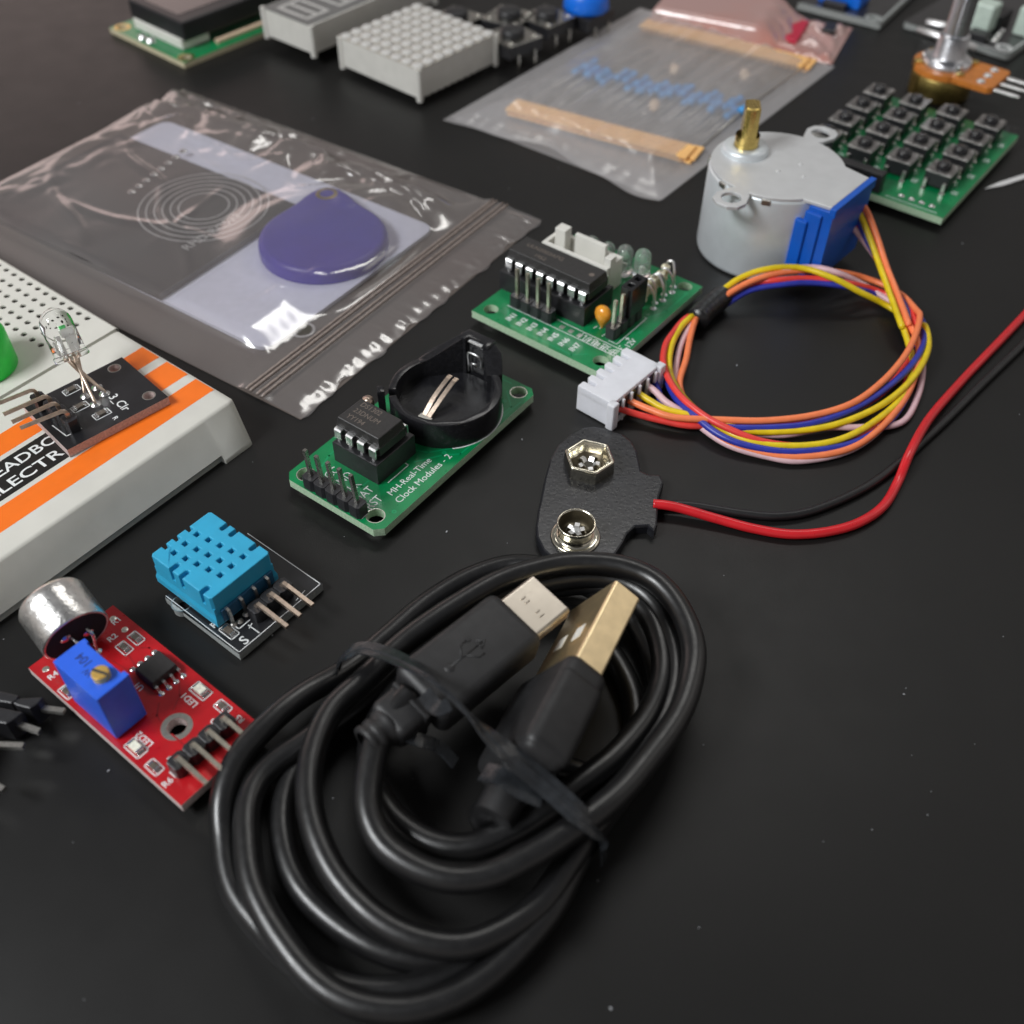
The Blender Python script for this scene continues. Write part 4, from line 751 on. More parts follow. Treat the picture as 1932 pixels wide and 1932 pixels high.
# small plug
def frame(a, b, upz=(0, 0, 1)):
    """origin a, x axis towards b, z as near to upz as possible"""
    x = (b-a).normalized(); z = Vector(upz); z = (z-x*z.dot(x)).normalized(); y = z.cross(x)
    return Matrix(((x.x, y.x, z.x, a.x), (x.y, y.y, z.y, a.y), (x.z, y.z, z.z, a.z), (0, 0, 0, 1)))
pa = P(zu(1190, 310), 14.6)-k0; pb = P(zu(850, 580), 14.8)-k0; ZP = -2.9
T = frame(pb, pa, (.12, -.12, 1)) @ Matrix.Translation((0, 0, ZP)); Lp = (pa-pb).length
mb = MB(); mb.box(-1, Lp, -5.0, 5.0, -2.9, 2.9, 1.5, T, seg=5)
so_ = mb.build('plug_grip', 'plug_rubber', uc, auto=R(40))
em = MB(); c = Lp*.46
for pts in ([(c-3.4, 0), (c+2.2, 0)], [(c-1.6, 0), (c-.3, 1.5), (c+.9, 1.5)], [(c-.8, 0), (c+.4, -1.4), (c+1.3, -1.4)], [(c+1.6, .7), (c+2.7, 0), (c+1.6, -.7), (c+1.6, .7)]):
    em.tube([T @ Vector((x, y, 2.9)) for x, y in pts], .14, 6)
em.lathe([(.75, 0), (.6, .12), (0, .14)], (c-3.6, 0, 2.88), 14, T=T); em.box(c+.7, c+1.4, 1.15, 1.85, 2.8, 3.02, .05, T)
em.build('embossed_symbol', 'plug_rubber', so_)
mt = MB(); mt.prism(rrect(-1.15, 1.35, -3.75, 3.75, .55), 0, 6.6, .12, T @ Matrix.Translation((Lp-.1, 0, -.1)) @ Matrix(((0, 0, 1, 0), (0, 1, 0, 0), (1, 0, 0, 0), (0, 0, 0, 1))))
for y in (-1.9, -1.1, .9, 1.7): mt.box(Lp+2.4, Lp+3.2, y, y+.22, 1.2, 1.42, .05, T)
mt.box(Lp+.2, Lp+6.3, -.05, .05, 1.2, 1.262, 0, T, 0) ; mt.build('small_metal_plug', 'tip_metal', uc)
mb = MB(); mb.box(-6.5, -.6, -3.1, 3.1, -2.4, 2.3, 1.2, T, seg=4); mb.box(-2.6, -1.8, -3.3, 3.3, -2.6, 2.5, .3, T)
mb.build('strain_relief', 'plug_rubber', uc, auto=R(40))
mb = MB(); mb.lathe([(1.7, -9.6), (2.3, -9.5), (2.35, -8.9), (1.95, -8.6), (2.3, -8.3), (2.4, -7.6), (2.0, -7.3), (2.6, -6.6), (2.6, -6)], seg=24, T=T @ Matrix.Rotation(PI/2, 4, 'Y')); mb.build('relief_rib', 'plug_rubber', uc)
# large plug standing on its edge
a0 = P(zu(1435, 515), 15.5)-k0; a1 = P(zu(1578, 232), 15.5)-k0
ax_ = (a1-a0).normalized(); rn = Vector((ax_.y, -ax_.x, 0)).normalized(); T = frame(a0, a1, Vector((0, 0, 1))*math.cos(R(31))+rn*math.sin(R(31))); Lm = (a1-a0).length
tp = 12.0
mb = MB(); mb.prism(rrect(-12.05, 0, -2.15, 2.25, .45), 0, Lm, .08, T @ Matrix(((0, 0, 1, 0), (0, 1, 0, 0), (1, 0, 0, 0), (0, 0, 0, 1))))
ml = mb.build('large_metal_plug', 'plug_reflected_tint', uc)
for zc_ in (-3.9, -8.6): mb = MB(); mb.box(Lm*.36, Lm*.36+2.3, 2.2, 2.3, zc_-1.1, zc_+1.1, .04, T); mb.build('plug_window', 'white_plastic', ml)  # white fill paints the brightness seen in the plug's open holes
mb = MB(); mb.box(-14.6, .6, -3.0, 3.4, -13.6, 1.2, 1.7, T, seg=5); mb.box(-14.2, -1.5, -3.2, 3.55, -7.6, 1.45, 1.6, T, seg=5); mb.build('large_plug_grip', 'plug_rubber', uc, auto=R(40))
mb = MB(); mb.box(-16.8, -14.2, -2.9, 2.9, -10.5, -2.4, 1.1, T, seg=3); mb.cyl(T @ Vector((-16.5, 0, -6)), T @ Vector((-21.0, 0, -6.6)), 2.7, 2.5, 24); e_ = T @ Vector((-19.2, 0, -7.0)); e2_ = T @ Vector((-19.8, 0, -10.5)); mb.build('large_strain_relief', 'plug_rubber', uc, auto=R(40))
mb = MB(); mb.tube(spline([e_, e2_]+loop([(1100, 1105, 2.2), (1190, 1125, 1.9), (1320, 1060, 2), (1430, 970, 1.9), (1550, 850, 1.9), (1640, 700, 1.9), (1690, 540, 1.9)]), 7), CR, 20); mb.build('cable_strand', 'cable', uc)
# twist tie
tw_ = [(1490, 1185, 2.0), (1478, 1120, 7.2), (1455, 1082, 10.8), (1380, 1015, 13.0), (1280, 925, 13.6), (1200, 860, 15.2), (1120, 790, 17.0), (1040, 710, 18.2), (985, 655, 18.8), (930, 600, 18.6), (860, 540, 17.6), (780, 490, 15.6), (700, 455, 12.6), (630, 440, 10.8), (570, 462, 9.0), (545, 500, 5.5), (560, 540, 2)]
q = spline([P(zu(x, y), z)-k0 for x, y, z in tw_], 6); n = len(q)
tt = MB(); pr = [(-1.4, -.1), (-.5, -.14), (-.35, -.34), (.35, -.34), (.5, -.14), (1.4, -.1), (1.4, .1), (.5, .14), (.35, .34), (-.35, .34), (-.5, .14), (-1.4, .1)]
vs = []; 
for i, p in enumerate(q):
    t = (q[min(i+1, n-1)]-q[max(i-1, 0)]).normalized(); f = i/(n-1)
    tw = R(0 + 75*math.exp(-((f-.55)/.14)**2) + 12*math.sin(f*17))
    u = Vector((0, 0, 1)) if .06 < f < .9 else Vector((.6, -.2, .6)); N = (u-t*u.dot(t)).normalized(); B = t.cross(N)
    N2 = N*math.cos(tw)+B*math.sin(tw); B2 = B*math.cos(tw)-N*math.sin(tw)
    for a, b_ in pr: vs.append(p+B2*a+N2*b_)
m = len(pr); tt.add(vs, [(i*m+j, i*m+(j+1) % m, (i+1)*m+(j+1) % m, (i+1)*m+j) for i in range(n-1) for j in range(m)], sm=False)
tt.v = [tuple(Vector(v)) for v in tt.v]
tie = thing('twist_tie', 'glossy black plastic twist tie wrapped across the coiled cable', 'twist tie', k0)
tt.build('tie_strip', 'tie_black', tie, auto=R(35))
def strip(pts, w, name):
    q = spline([P(zu(x, y), z)-k0 for x, y, z in pts], 5); mb = MB(); mb.tube(q, 1, prof=[(-w, -.12), (w, -.12), (w, .12), (-w, .12)]); return mb.build(name, 'tie_black', tie)
strip([(940, 640, 17.4), (905, 655, 17), (880, 640, 16.4), (850, 600, 16)], 1.0, 'tie_end')
strip([(775, 745, 11.5), (830, 768, 11), (900, 790, 9), (960, 850, 7)], .9, 'tie_tail')
strip([(1270, 975, 12.6), (1190, 940, 13.4), (1120, 895, 14), (1060, 880, 13)], 1.3, 'tie_fold')

# ================================================================== ZIP BAG WITH READER KIT
from mathutils import noise
K = P((567, 790), .4); Kb = P((1022, 415), .4); ZA = (K.x, K.y, math.atan2(Kb.y-K.y, Kb.x-K.x)); BW = (Kb-K).length; BL = 113.0
zb_ = thing('zip_bag', 'smoky clear grip seal plastic bag with a blue key fob inside', 'plastic bag', (K.x, K.y, 0), ZA[2])
Lz = lambda x, y, z=3: loc2(ZA, zq(x, y), z)
fc = Lz(1240, 645, 4.0); fc = (fc[0], fc[1]+.8); fr_ = (P(zq(1545, 655), 4)-P(zq(968, 655), 4)).length/2
pb_c = [Lz(600, 300), Lz(1045, 492), Lz(650, 835)]
def sst(a, b, x): t = max(0, min(1, (x-a)/(b-a))); return t*t*(3-2*t)
card_c = [Lz(640, 205, 1.5), Lz(1655, 600, 1.5), Lz(1010, 1070, 1.5)]
CREASE = [(14, 30, 34, 22, .8, 1.5), (16, 44, 40, 78, .7, 1.6), (30, 46, 22, 90, .6, 1.3), (44, 50, 60, 96, .7, 1.5), (56, 38, 74, 24, .9, 1.6), (60, 30, 70, 20, .7, 1.2), (20, 60, 48, 64, .5, 1.4), (36, 70, 50, 104, .7, 1.5), (12, 70, 30, 104, .8, 1.6), (58, 52, 72, 70, .8, 1.5), (22, 24, 26, 40, .6, 1.2), (64, 60, 54, 80, .5, 1.2)]
def bagh(x, y):
    ed = min(x+0, BW-x, y, BL-y)                      # distance to a seam
    h = .35+.45*sst(0, 3, ed)
    inn = sst(7, 13, min(x-0, BW-x-2, BL-y)) * sst(15, 26, y)
    pocket = sst(8, 12, x)*sst(4, 12, BW-x)*sst(16, 24, y)*sst(2, 8, BL-y)
    h += 2.7*pocket
    d = math.hypot(x-fc[0], y-fc[1]); h = h + (5.4-h)*(1-sst(fr_-1, fr_+8, d))*1
    n1 = noise.noise(Vector((x*.05, y*.09, 1))); n2 = noise.noise(Vector((x*.13+3, y*.22, 5)))
    far = sst(BW*.62, BW*.9, x)
    lf = sst(90, 108, y); h += pocket*(abs(n1)*2.4*(far+.5*lf)+abs(n2)*(.5*far+.8*lf)+.25*max(0, n1))
    h += far*sst(0, 4, BW-x)*1.2*abs(math.sin(y*.13+3*n1+x*.25))*sst(8, 20, y)
    h += (1-sst(12, 18, y))*sst(0, 3, y)*.34*abs(noise.noise(Vector((x*.35, y*.05, 2))))*2
    h += pocket*.9*max(0, 1-abs((x-BW*.84+5*n1+2.5*math.sin(y*.07)))/1.6)
    h += pocket*.8*max(0, 1-abs((x-BW*.72+7*n1-.06*(y-60)))/1.3)*sst(20, 50, y)
    h += .55*max(0, 1-abs(x-10.5-.6*math.sin(y*.2))/.9)*sst(14, 22, y)
    h += .06*noise.noise(Vector((x*.5, y*.5, 9)))*max(far, lf, 1-sst(20, 26, y))
    for (ax0, ay0, bx0, by0, am, wd) in CREASE:
        dx, dy = bx0-ax0, by0-ay0; L2 = dx*dx+dy*dy; t_ = max(0, min(1, ((x-ax0)*dx+(y-ay0)*dy)/L2)); dd = math.hypot(x-ax0-t_*dx-1.2*math.sin(t_*7), y-ay0-t_*dy)
        if dd < wd*1.6: h += am*pocket*max(0, 1-dd/wd)*math.sin(PI*min(.97, max(.03, t_)))
    bz = sst(7, 9, y)*(1-sst(13.8, 16, y)); h = h*(1-bz)+.95*bz
    return h
mb = MB(); nx, ny = 110, 150; vs = []
for i in range(nx+1):
    for j in range(ny+1):
        x = BW*i/nx; y = BL*j/ny; xe = x; ye = y
        if j == 0: ye -= .5*math.sin(x*.35)+.35*math.sin(x*.9)
        vs.append((xe, ye, bagh(x, y)))
mb.add(vs, [(i*(ny+1)+j, (i+1)*(ny+1)+j, (i+1)*(ny+1)+j+1, i*(ny+1)+j+1) for i in range(nx) for j in range(ny)], sm=True)
mb.build('bag_film', 'film_smoky', zb_)
mb = MB(); mb.add([(0, 0, .12), (BW, 0, .12), (BW, BL, .12), (0, BL, .12)], [(0, 1, 2, 3)]); mb.build('bag_back_film', 'film_back', zb_)
mb = MB()
for yy in (9.3, 10.5, 12.2, 13.2):
    pts = [(BW*i/60, yy, bagh(BW*i/60, yy)+.12+.07*(i % 2)) for i in range(61)]; mb.tube(pts, .3, 6)
mb.build('zip_closure', 'zip_ridge', zb_)
mb = MB(); q = Lz(1152, 992, 1.2); mb.lathe([(1.9, 0), (2.2, .18), (2.5, 0)], (q[0], q[1], bagh(*q)+.02), 24, T=None); mb.build('hang_hole_rim', 'film_clear', zb_)
mb = MB(); mb.lathe([(0, 0), (1.8, 0)], (q[0], q[1], bagh(*q)+.03), 24); mb.build('hang_hole', 'hole_dark', zb_)
# contents
e1 = Vector(card_c[1])-Vector(card_c[0]); e2 = Vector(card_c[2])-Vector(card_c[1])
cang = math.atan2(e2.y, e2.x); W1 = 54; W2 = 85.0
card = thing('blank_card', 'blank white plastic card lying under the blue key fob inside the zip bag', 'card', (K.x, K.y, 0), ZA[2])
c3 = Vector(card_c[1]); T = TR(c3.x, c3.y, 0, cang)
ln = e2.length; mb = MB(); mb.prism(rrect(0, ln, -85.6 if 1 else 0, 0, 3), .3, 1.1, 0, T); mb.build('card_sheet', 'card_white', card)
rd = thing('reader_board', 'dark reader board with ring shaped antenna traces inside the zip bag', 'circuit board', (K.x, K.y, 0), ZA[2])
p0, p1_, p2_ = [Vector(p) for p in pb_c]; ang = math.atan2((p1_-p2_).y, (p1_-p2_).x); wdt = 41.5; ang = R(0); T = TR(10.2, p2_.y+.5, 0, ang)
hs_ = [(wdt-3, 5), (3, 5)]
mb = MB(); mb.box(0, wdt, 0, 58, 1.2, 2.6, .1, T); mb.build('circuit_board', 'board_black', rd)
Ti = T.inverted(); rc = Lz(775, 525, 2.7); rc = Ti @ Vector((rc[0], rc[1], 0))
mb = MB()
for k in range(6): ring(mb, rc.x, rc.y, 5.4+1.75*k, 5.7+1.75*k, 2.62, 0, n=56)
mb.v = [tuple(T @ Vector(v)) for v in mb.v]
tq = Ti @ Vector((*Lz(700, 690, 2.7), 0)); mb2 = MB(); mb2.text('RFID-RC522', 3.2, T @ TR(tq.x, tq.y, 2.65, 0)); mb.v += mb2.v and []
mb.build('antenna_trace', 'trace_pale', rd); mb2.build('printed_text', 'trace_pale', rd)
for k in range(8):
    q = Ti @ Vector((*Lz(500+35*k*.8, 470-22*k, 2.7), 0)); mb = MB(); mb.lathe([(1.0, 0), (.6, .3), (0, .4)], (T @ Vector((q.x, q.y, 2.6))), 12); mb.build('solder_joint', 'solder', rd)
fob = thing('key_fob', 'blue violet teardrop key fob inside the zip bag', 'key fob', (K.x, K.y, 0), ZA[2])
tpq = Lz(1250, 425, 4); dr = math.atan2(tpq[1]-fc[1], tpq[0]-fc[0]); rad = fr_*.86
out = []
for i in range(64):
    a = 2*PI*i/64; d = abs((a-dr+PI) % (2*PI)-PI); k = 1+.46*math.exp(-(d/.38)**2); out.append((fc[0]+rad*k*math.cos(a), fc[1]+rad*k*math.sin(a)))
mb = MB(); mb.prism(out, 1.2, 4.6, 1.5, seg=5); mb.build('fob_shell', 'fob_blue', fob, auto=R(50))
mb = MB(); hx_ = (fc[0]+rad*1.18*math.cos(dr), fc[1]+rad*1.18*math.sin(dr)); mb.lathe([(1.6, .1), (2.1, .25), (2.5, .0)], (hx_[0], hx_[1], 4.6), 20); mb.build('fob_eyelet', 'brass_dark', fob)

# ================================================================== RESISTOR BAG
Ra = P((838, 225), .4); Rb = P((1250, 375), .4); Rc = P((1575, 125), .4); RA = (Rb.x, Rb.y, math.atan2(Rc.y-Rb.y, Rc.x-Rb.x)); RW = (Rc-Rb).length; RH = (Ra-Rb).length
rb_ = thing('resistor_bag', 'milky clear poly bag of taped resistors behind the motor', 'plastic bag', (Rb.x, Rb.y, 0), RA[2])
Lr = lambda x, y, z=2: loc2(RA, zr(x, y), z)
def rbh(x, y):
    ed = min(x, RW-x, y, RH-y); h = .4+.5*sst(0, 3, ed)+2.9*sst(3, 10, ed)
    n1 = noise.noise(Vector((x*.04, y*.2, 4))); h += sst(2, 10, ed)*(abs(n1)*1.8)+.5*abs(noise.noise(Vector((x*.12, y*.3, 8))))*sst(0, 3, ed)
    return h
mb = MB(); nx, ny = 120, 90; vs = []
for i in range(nx+1):
    for j in range(ny+1):
        x = RW*i/nx; y = RH*j/ny; xe = x
        if i < 14: xe = x-(2.2*math.sin(y*.12+.6)+.7*math.sin(y*.31))*(1-i/14)
        vs.append((xe, y, rbh(x, y)))
mb.add(vs, [(i*(ny+1)+j, (i+1)*(ny+1)+j, (i+1)*(ny+1)+j+1, i*(ny+1)+j+1) for i in range(nx) for j in range(ny)], sm=True); mb.build('bag_film', 'film_clear', rb_)
mb = MB(); mb.add([(0, 0, .12), (RW, 0, .12), (RW, RH, .12), (0, RH, .12)], [(0, 1, 2, 3)]); mb.build('bag_back_film', 'film_clear', rb_)
rs = thing('taped_resistors', 'blue bodied resistors strung between two beige tape strips inside the milky bag', 'resistors', (Rb.x, Rb.y, 0), RA[2])
t0 = Lr(345, 505, 2.0); t1 = Lr(1215, 735, 2.0); t2 = Lr(975, 110, 2.0); t3 = Lr(1760, 305, 2)
def band(a, b, w, z, name):
    a = Vector(a); b = Vector(b); ang = math.atan2((b-a).y, (b-a).x); mb = MB(); mb.box(0, (b-a).length, -w/2, w/2, z, z+.5, .05, TR(a.x, a.y, 0, ang)); mb.box(.8, (b-a).length+.6, -w/2+.5, w/2+.4, z+.52, z+1.1, .05, TR(a.x, a.y, 0, ang+.012)); mb.box(-.3, (b-a).length-1.0, -w/2-.2, w/2-.3, z+1.12, z+1.75, .05, TR(a.x, a.y, 0, ang-.006)); mb.build(name, 'tape', rs)
band(t0, t1, 6.5, 1.0, 'paper_tape'); band(t2, t3, 6.5, .8, 'paper_tape')
rnd = random.Random(11)
A2, B2_, C2, D2 = Vector(t0), Vector(t1), Vector(t2), Vector(t3); mid0 = Vector(Lr(655, 320, 2)); mid1 = Vector(Lr(1450, 530, 2))
for i in range(30):
    f = (i+.5)/30; m_ = mid0.lerp(mid1, f)+Vector((rnd.uniform(-2.6, 2.6), rnd.uniform(-.6, .6))); s_ = A2.lerp(B2_, f); e_ = C2.lerp(D2, f); d = (e_-s_).normalized(); zz = 1.6+.9*(i % 2)
    mb = MB(); Tt = Matrix.Translation((m_.x, m_.y, zz)) @ Vector((d.x, d.y, 0)).to_track_quat('Z', 'Y').to_matrix().to_4x4()
    mb.lathe([(0, -3), (.9, -2.9), (1.15, -2.3), (.95, -1.6), (.9, 1.6), (1.15, 2.3), (.9, 2.9), (0, 3)], seg=12, T=Tt)
    o = mb.build('resistor', 'resistor_blue', rs)
    mb = MB(); mb.tube([(s_.x, s_.y, 1.6), (m_.x, m_.y, zz), (e_.x, e_.y, 1.5)], .22, 6); mb.build('resistor_lead', 'tin', o)
for k, (x, y) in enumerate(((1115, 325), (1450, 350), (1020, 495))):
    q = Lr(x, y, 3); th = thing('capacitor_disc', ('pink', 'salmon', 'tan')[k]+' small round capacitor inside the milky resistor bag, '+('nearest the left', 'nearest the red pack', 'next to the blue resistors')[k], 'capacitor', (Rb.x, Rb.y, 0), RA[2], group='loose capacitors in the resistor bag')
    mb = MB(); mb.lathe([(0, 1.3), (1.2, 1.1), (1.7, .5), (1.7, -.2), (1.2, -1), (0, -1.2)], seg=20, T=TR(q[0], q[1], 2.6, .6) @ Matrix.Diagonal((1.5, .85, 1, 1))); mb.build('capacitor_body', 'resistor_beige', th)
    mb = MB(); mb.tube([(q[0], q[1], 2.6), (q[0]-4, q[1]+1, 1.5)], .22, 6); mb.build('capacitor_lead', 'tin', th)

# ================================================================== PINK ANTISTATIC POUCH
Lq = lambda x, y, z: P(zp(x, y), z)
F0 = Lq(20, 150, 4); F1 = Lq(1800, 575, 1.5); PA = (F1.x, F1.y, math.atan2((F0-F1).y, (F0-F1).x)); pw = (F0-F1).length
B1 = P(zt(1240, 360), 1.5); ph = abs(loc2(PA, zt(1240, 360), 1.5)[1]); sgn = -1
pk = thing('antistatic_pouch', 'shiny pink folded antistatic pouch lying behind the resistor bag', 'pouch', (F1.x, F1.y, 0), PA[2])
def pkh(x, y):
    ed = min(x, pw-x, y, ph-y); h = .4+.4*sst(0, 2, ed)+5.2*sst(12, 24, x)*sst(0, 2.5, y)*sst(0, 2, ph-y)*sst(0, 2, pw-x)
    return h+sst(0, 3, ed)*(1-sst(16, 26, x))*3.2*abs(noise.noise(Vector((x*.16, y*.16, 3))))
mb = MB(); nx, ny = 110, 50; vs = []
for i in range(nx+1):
    for j in range(ny+1):
        x = pw*i/nx; y = ph*j/ny; yo = (1.6*(1-sst(10, 22, x)))*(1-j/ny)
        vs.append((x, -(y-yo*0), pkh(x, y)))
mb.add(vs, [(i*(ny+1)+j, i*(ny+1)+j+1, (i+1)*(ny+1)+j+1, (i+1)*(ny+1)+j) for i in range(nx) for j in range(ny)], sm=True); mb.build('pouch_film', 'film_pink', pk)
mb = MB(); mb.box(12, 26, -ph+5, -7, .6, 2.2, .3); mb.build('red_board', 'red_part', pk)
mb = MB(); mb.box(3.5, 7, -ph+6, -ph+12, 1.0, 3.2, .3); mb.build('dark_component', 'label_black', pk)

# ================================================================== TEXT DISPLAY MODULE (top left)
Fa = P(za(415, 225), 1.6); Fb = P(za(130, 105), 1.6); Fc = P(za(680, 120), 1.6)
LC = (Fa.x, Fa.y, math.atan2(Fc.y-Fa.y, Fc.x-Fa.x)); lw_ = (Fb-Fa).length
lc = thing('text_display', 'green circuit board with raised black framed screen, at the top left', 'display', (Fa.x, Fa.y, 0), LC[2])
mb = MB(); mb.plate([(0, 0), (80, 0), (80, lw_), (0, lw_)], [circ(2.6, 2.6, 1.5), circ(2.6, lw_-2.6, 1.5)], 0.1, 1.6); mb.build('circuit_board', ['board_green', 'fibre_cream'], lc)
mb = MB(); ring(mb, 2.6, 2.6, 1.52, 2.4, 1.61); ring(mb, 2.6, lw_-2.6, 1.52, 2.4, 1.61); mb.build('mounting_pad', 'brass', lc)
mb = MB(); mb.box(5.0, 76, 5.2, lw_-4.8, 4.2, 9.4, .5); mb.build('screen_frame', 'plastic_black', lc)
mb = MB(); mb.box(7.5, 73, 10, lw_-9, 9.3, 9.5, .05); mb.build('screen_glass', 'screen_dark', lc)
mb = MB(); mb.box(4.6, 14, 6.5, lw_-6, 1.7, 4.6, .3); mb.build('backlight', 'white_plastic', lc)
mb = MB(); mb.lathe([(0, 1.4), (.9, 1.1), (1.4, 0)], (2.2, lw_*.52, 1.6), 14); mb.lathe([(0, 1.4), (.9, 1.1), (1.4, 0)], (1.9, lw_*.62, 1.6), 14); mb.build('solder_joint', 'solder', lc)
mb = MB(); mb.box(14, 34, 2.8, 4.6, 1.62, 2.5, .1); mb.box(38, 58, 2.8, 4.6, 1.62, 2.5, .1); mb.build('frame_tab', 'resistor_beige', lc)

# ================================================================== NUMBER DISPLAY and DOT DISPLAY
def posts(mb, x0, x1, y0, y1, z0, z1, r=.9):
    for x, y in ((x0, y0), (x1, y0), (x0, y1), (x1, y1)): mb.cyl((x+(r-.3)*(1 if x == x0 else -1), y+(r-.3)*(1 if y == y0 else -1), z0), (x+(r-.3)*(1 if x == x0 else -1), y+(r-.3)*(1 if y == y0 else -1), z1), r, seg=14)
Z0, Z1 = 3.0, 11.0
Sa = P(za(865, 95), Z1); Sb = P(za(675, 28), Z1); Sc = P(za(1080, -30), Z1)
SD = (Sa.x, Sa.y, R(51)); sw = abs((Sb-Sa).length)
sd = thing('number_display', 'white seven segment number display with grey top beside the white dot display', 'display', (Sa.x, Sa.y, 0), SD[2])
mb = MB(); mb.box(.4, 49.5, .4, sw-.4, Z0+.3, Z1-.1, .15); posts(mb, 0, 50, 0, sw, Z0-.4, Z1-.05); mb.build('display_body', 'display_white', sd)
mb = MB(); mb.box(.2, 49.8, .9, sw-.9, Z1-.12, Z1+.02, .02); mb.build('display_face', 'display_grey', sd)
for i in range(4):
    mb = MB(); x0 = 3+12*i
    for a_, b_ in (((x0, 4.5), (x0+7.5, 4.5)), ((x0, sw-4.5), (x0+7.5, sw-4.5))): lines(mb, [(a_, b_)], 1.1, Z1+.03)
    for x in (x0, x0+3.75, x0+7.5): lines(mb, [((x, 5.2), (x, sw-5.2))], 1.0, Z1+.03)
    mb.build('digit_segment', 'dot_white', sd)
mb = MB()
for k in range(6):
    for y in (2, sw-2): mb.box(12+2.54*k*1.9-.25, 12+2.54*k*1.9+.25, y-.25, y+.25, 0.05, Z0+1.2)
mb.build('display_pin', 'tin', sd)
Z0, Z1 = 1.8, 9.6
Sa = P(za(1250, 252), Z1); Sb = P(za(918, 150), Z1); Sc = P(za(1535, 120), Z1)
DD = (Sa.x, Sa.y, math.atan2((Sc-Sa).y, (Sc-Sa).x)); dw = (Sb-Sa).length; dl = (Sc-Sa).length
dd = thing('dot_display', 'square white light display with an eight by eight grid of round dots', 'display', (Sa.x, Sa.y, 0), DD[2])
mb = MB(); mb.box(.35, dl-.35, .35, dw-.35, Z0+.1, Z1-.1, .15); posts(mb, 0, dl, 0, dw, Z0-.6, Z1-.05); mb.build('display_body', 'display_white', dd)
mb = MB(); mb.box(.2, dl-.2, .2, dw-.2, Z1-.15, Z1+.02, .05); mb.build('display_face', 'display_side', dd)
pr = MB(); px_ = dl/8; py_ = dw/8; pr.lathe([(1.62, 0), (1.62, .25), (1.4, .5), (.9, .68), (0, .75)], (0, 0, 0), 20); dot0 = None
for i in range(8):
    for j in range(8):
        if dot0 is None: dot0 = pr.build('dot', 'dot_white', dd, loc=(px_*(i+.5), py_*(j+.5), Z1)); 
        else:
            o = dot0.copy(); col.objects.link(o); o.location = Vector((px_*(i+.5), py_*(j+.5), Z1))*S
for k in range(8):
    mb = MB(); mb.box(dl*.5-9+2.54*k-.25, dl*.5-9+2.54*k+.25, 3-.25, 3.25, 0.02, Z0+1.2); mb.build('display_pin', 'tin', dd)

# ================================================================== PUSH BUTTONS (top centre)
def tact(name, label, x, y, rz, s, z0, group, cap='plastic_black', hgt=1):
    t = thing(name, label, 'button', (x, y, 0), rz, group)
    h = s/2; mb = MB(); mb.box(-h, h, -h, h, z0, z0+3.4*hgt, .2); mb.build('button_base', 'plastic_black', t)
    mb = MB(); mb.box(-h-.05, h+.05, -h-.05, h+.05, z0+3.4*hgt+.01, z0+3.75*hgt, .12)
    for a in (-1, 1):
        for b_ in (-1, 1): mb.lathe([(0, .35), (s*.07, .25), (s*.09, 0)], (a*h*.72, b_*h*.72, z0+3.75*hgt), 12)
    mb.build('button_plate', 'steel', t)
    mb = MB(); r_ = s*.29; mb.lathe([(r_, 0), (r_, 1.5*hgt), (r_*.85, 1.8*hgt), (0, 1.85*hgt)], (0, 0, z0+3.75*hgt), 24); mb.build('button_cap', cap, t)
    for a in (-1, 1):
        for b_ in (-1, 1): mb = MB(); mb.tube([(a*h*.5, b_*(h-.1), z0+1), (a*h*.5, b_*(h+.5), z0+.9), (a*h*.5, b_*(h+.6), max(.1, z0-1)), (a*h*.5, b_*(h+.3), .1)], 1, prof=[(-.4, -.12), (.4, -.12), (.4, .12), (-.4, .12)]); mb.build('button_leg', 'steel', t)
    return t
for k, (x, y, d) in enumerate(((590, 215, 'in front, nearest the milky resistor bag'), (870, 65, 'beside the blue capped button'), (130, 70, 'right behind the dot display'), (560, 60, 'in the middle of the group'))):
    q = P(zb(x, y), 9.5); tact('push_button', 'square black push button with silver plate, '+d, q.x, q.y, R(40+7*k), 11.6, 3.6, 'large black push buttons behind the dot display')
q = P(zb(1195, -60), 11); t = thing('capped_button', 'push button with round bright blue cap at the top edge', 'button', (q.x, q.y, 0), R(48))
mb = MB(); mb.box(-6, 6, -6, 6, 3.0, 6.6, .2); mb.build('button_base', 'plastic_black', t)
mb = MB(); mb.lathe([(0, 6.7), (6.2, 6.7), (6.6, 7.2), (6.3, 10.5), (5.4, 12.3), (3.6, 13), (0, 13.1)], seg=40); mb.build('button_cap', 'button_blue', t)
for a in (-1, 1):
    for b_ in (-1, 1): mb = MB(); mb.box(a*3-.4, a*3+.4, b_*6.3-.12, b_*6.3+.12, .1, 4); mb.build('button_leg', 'steel', t)

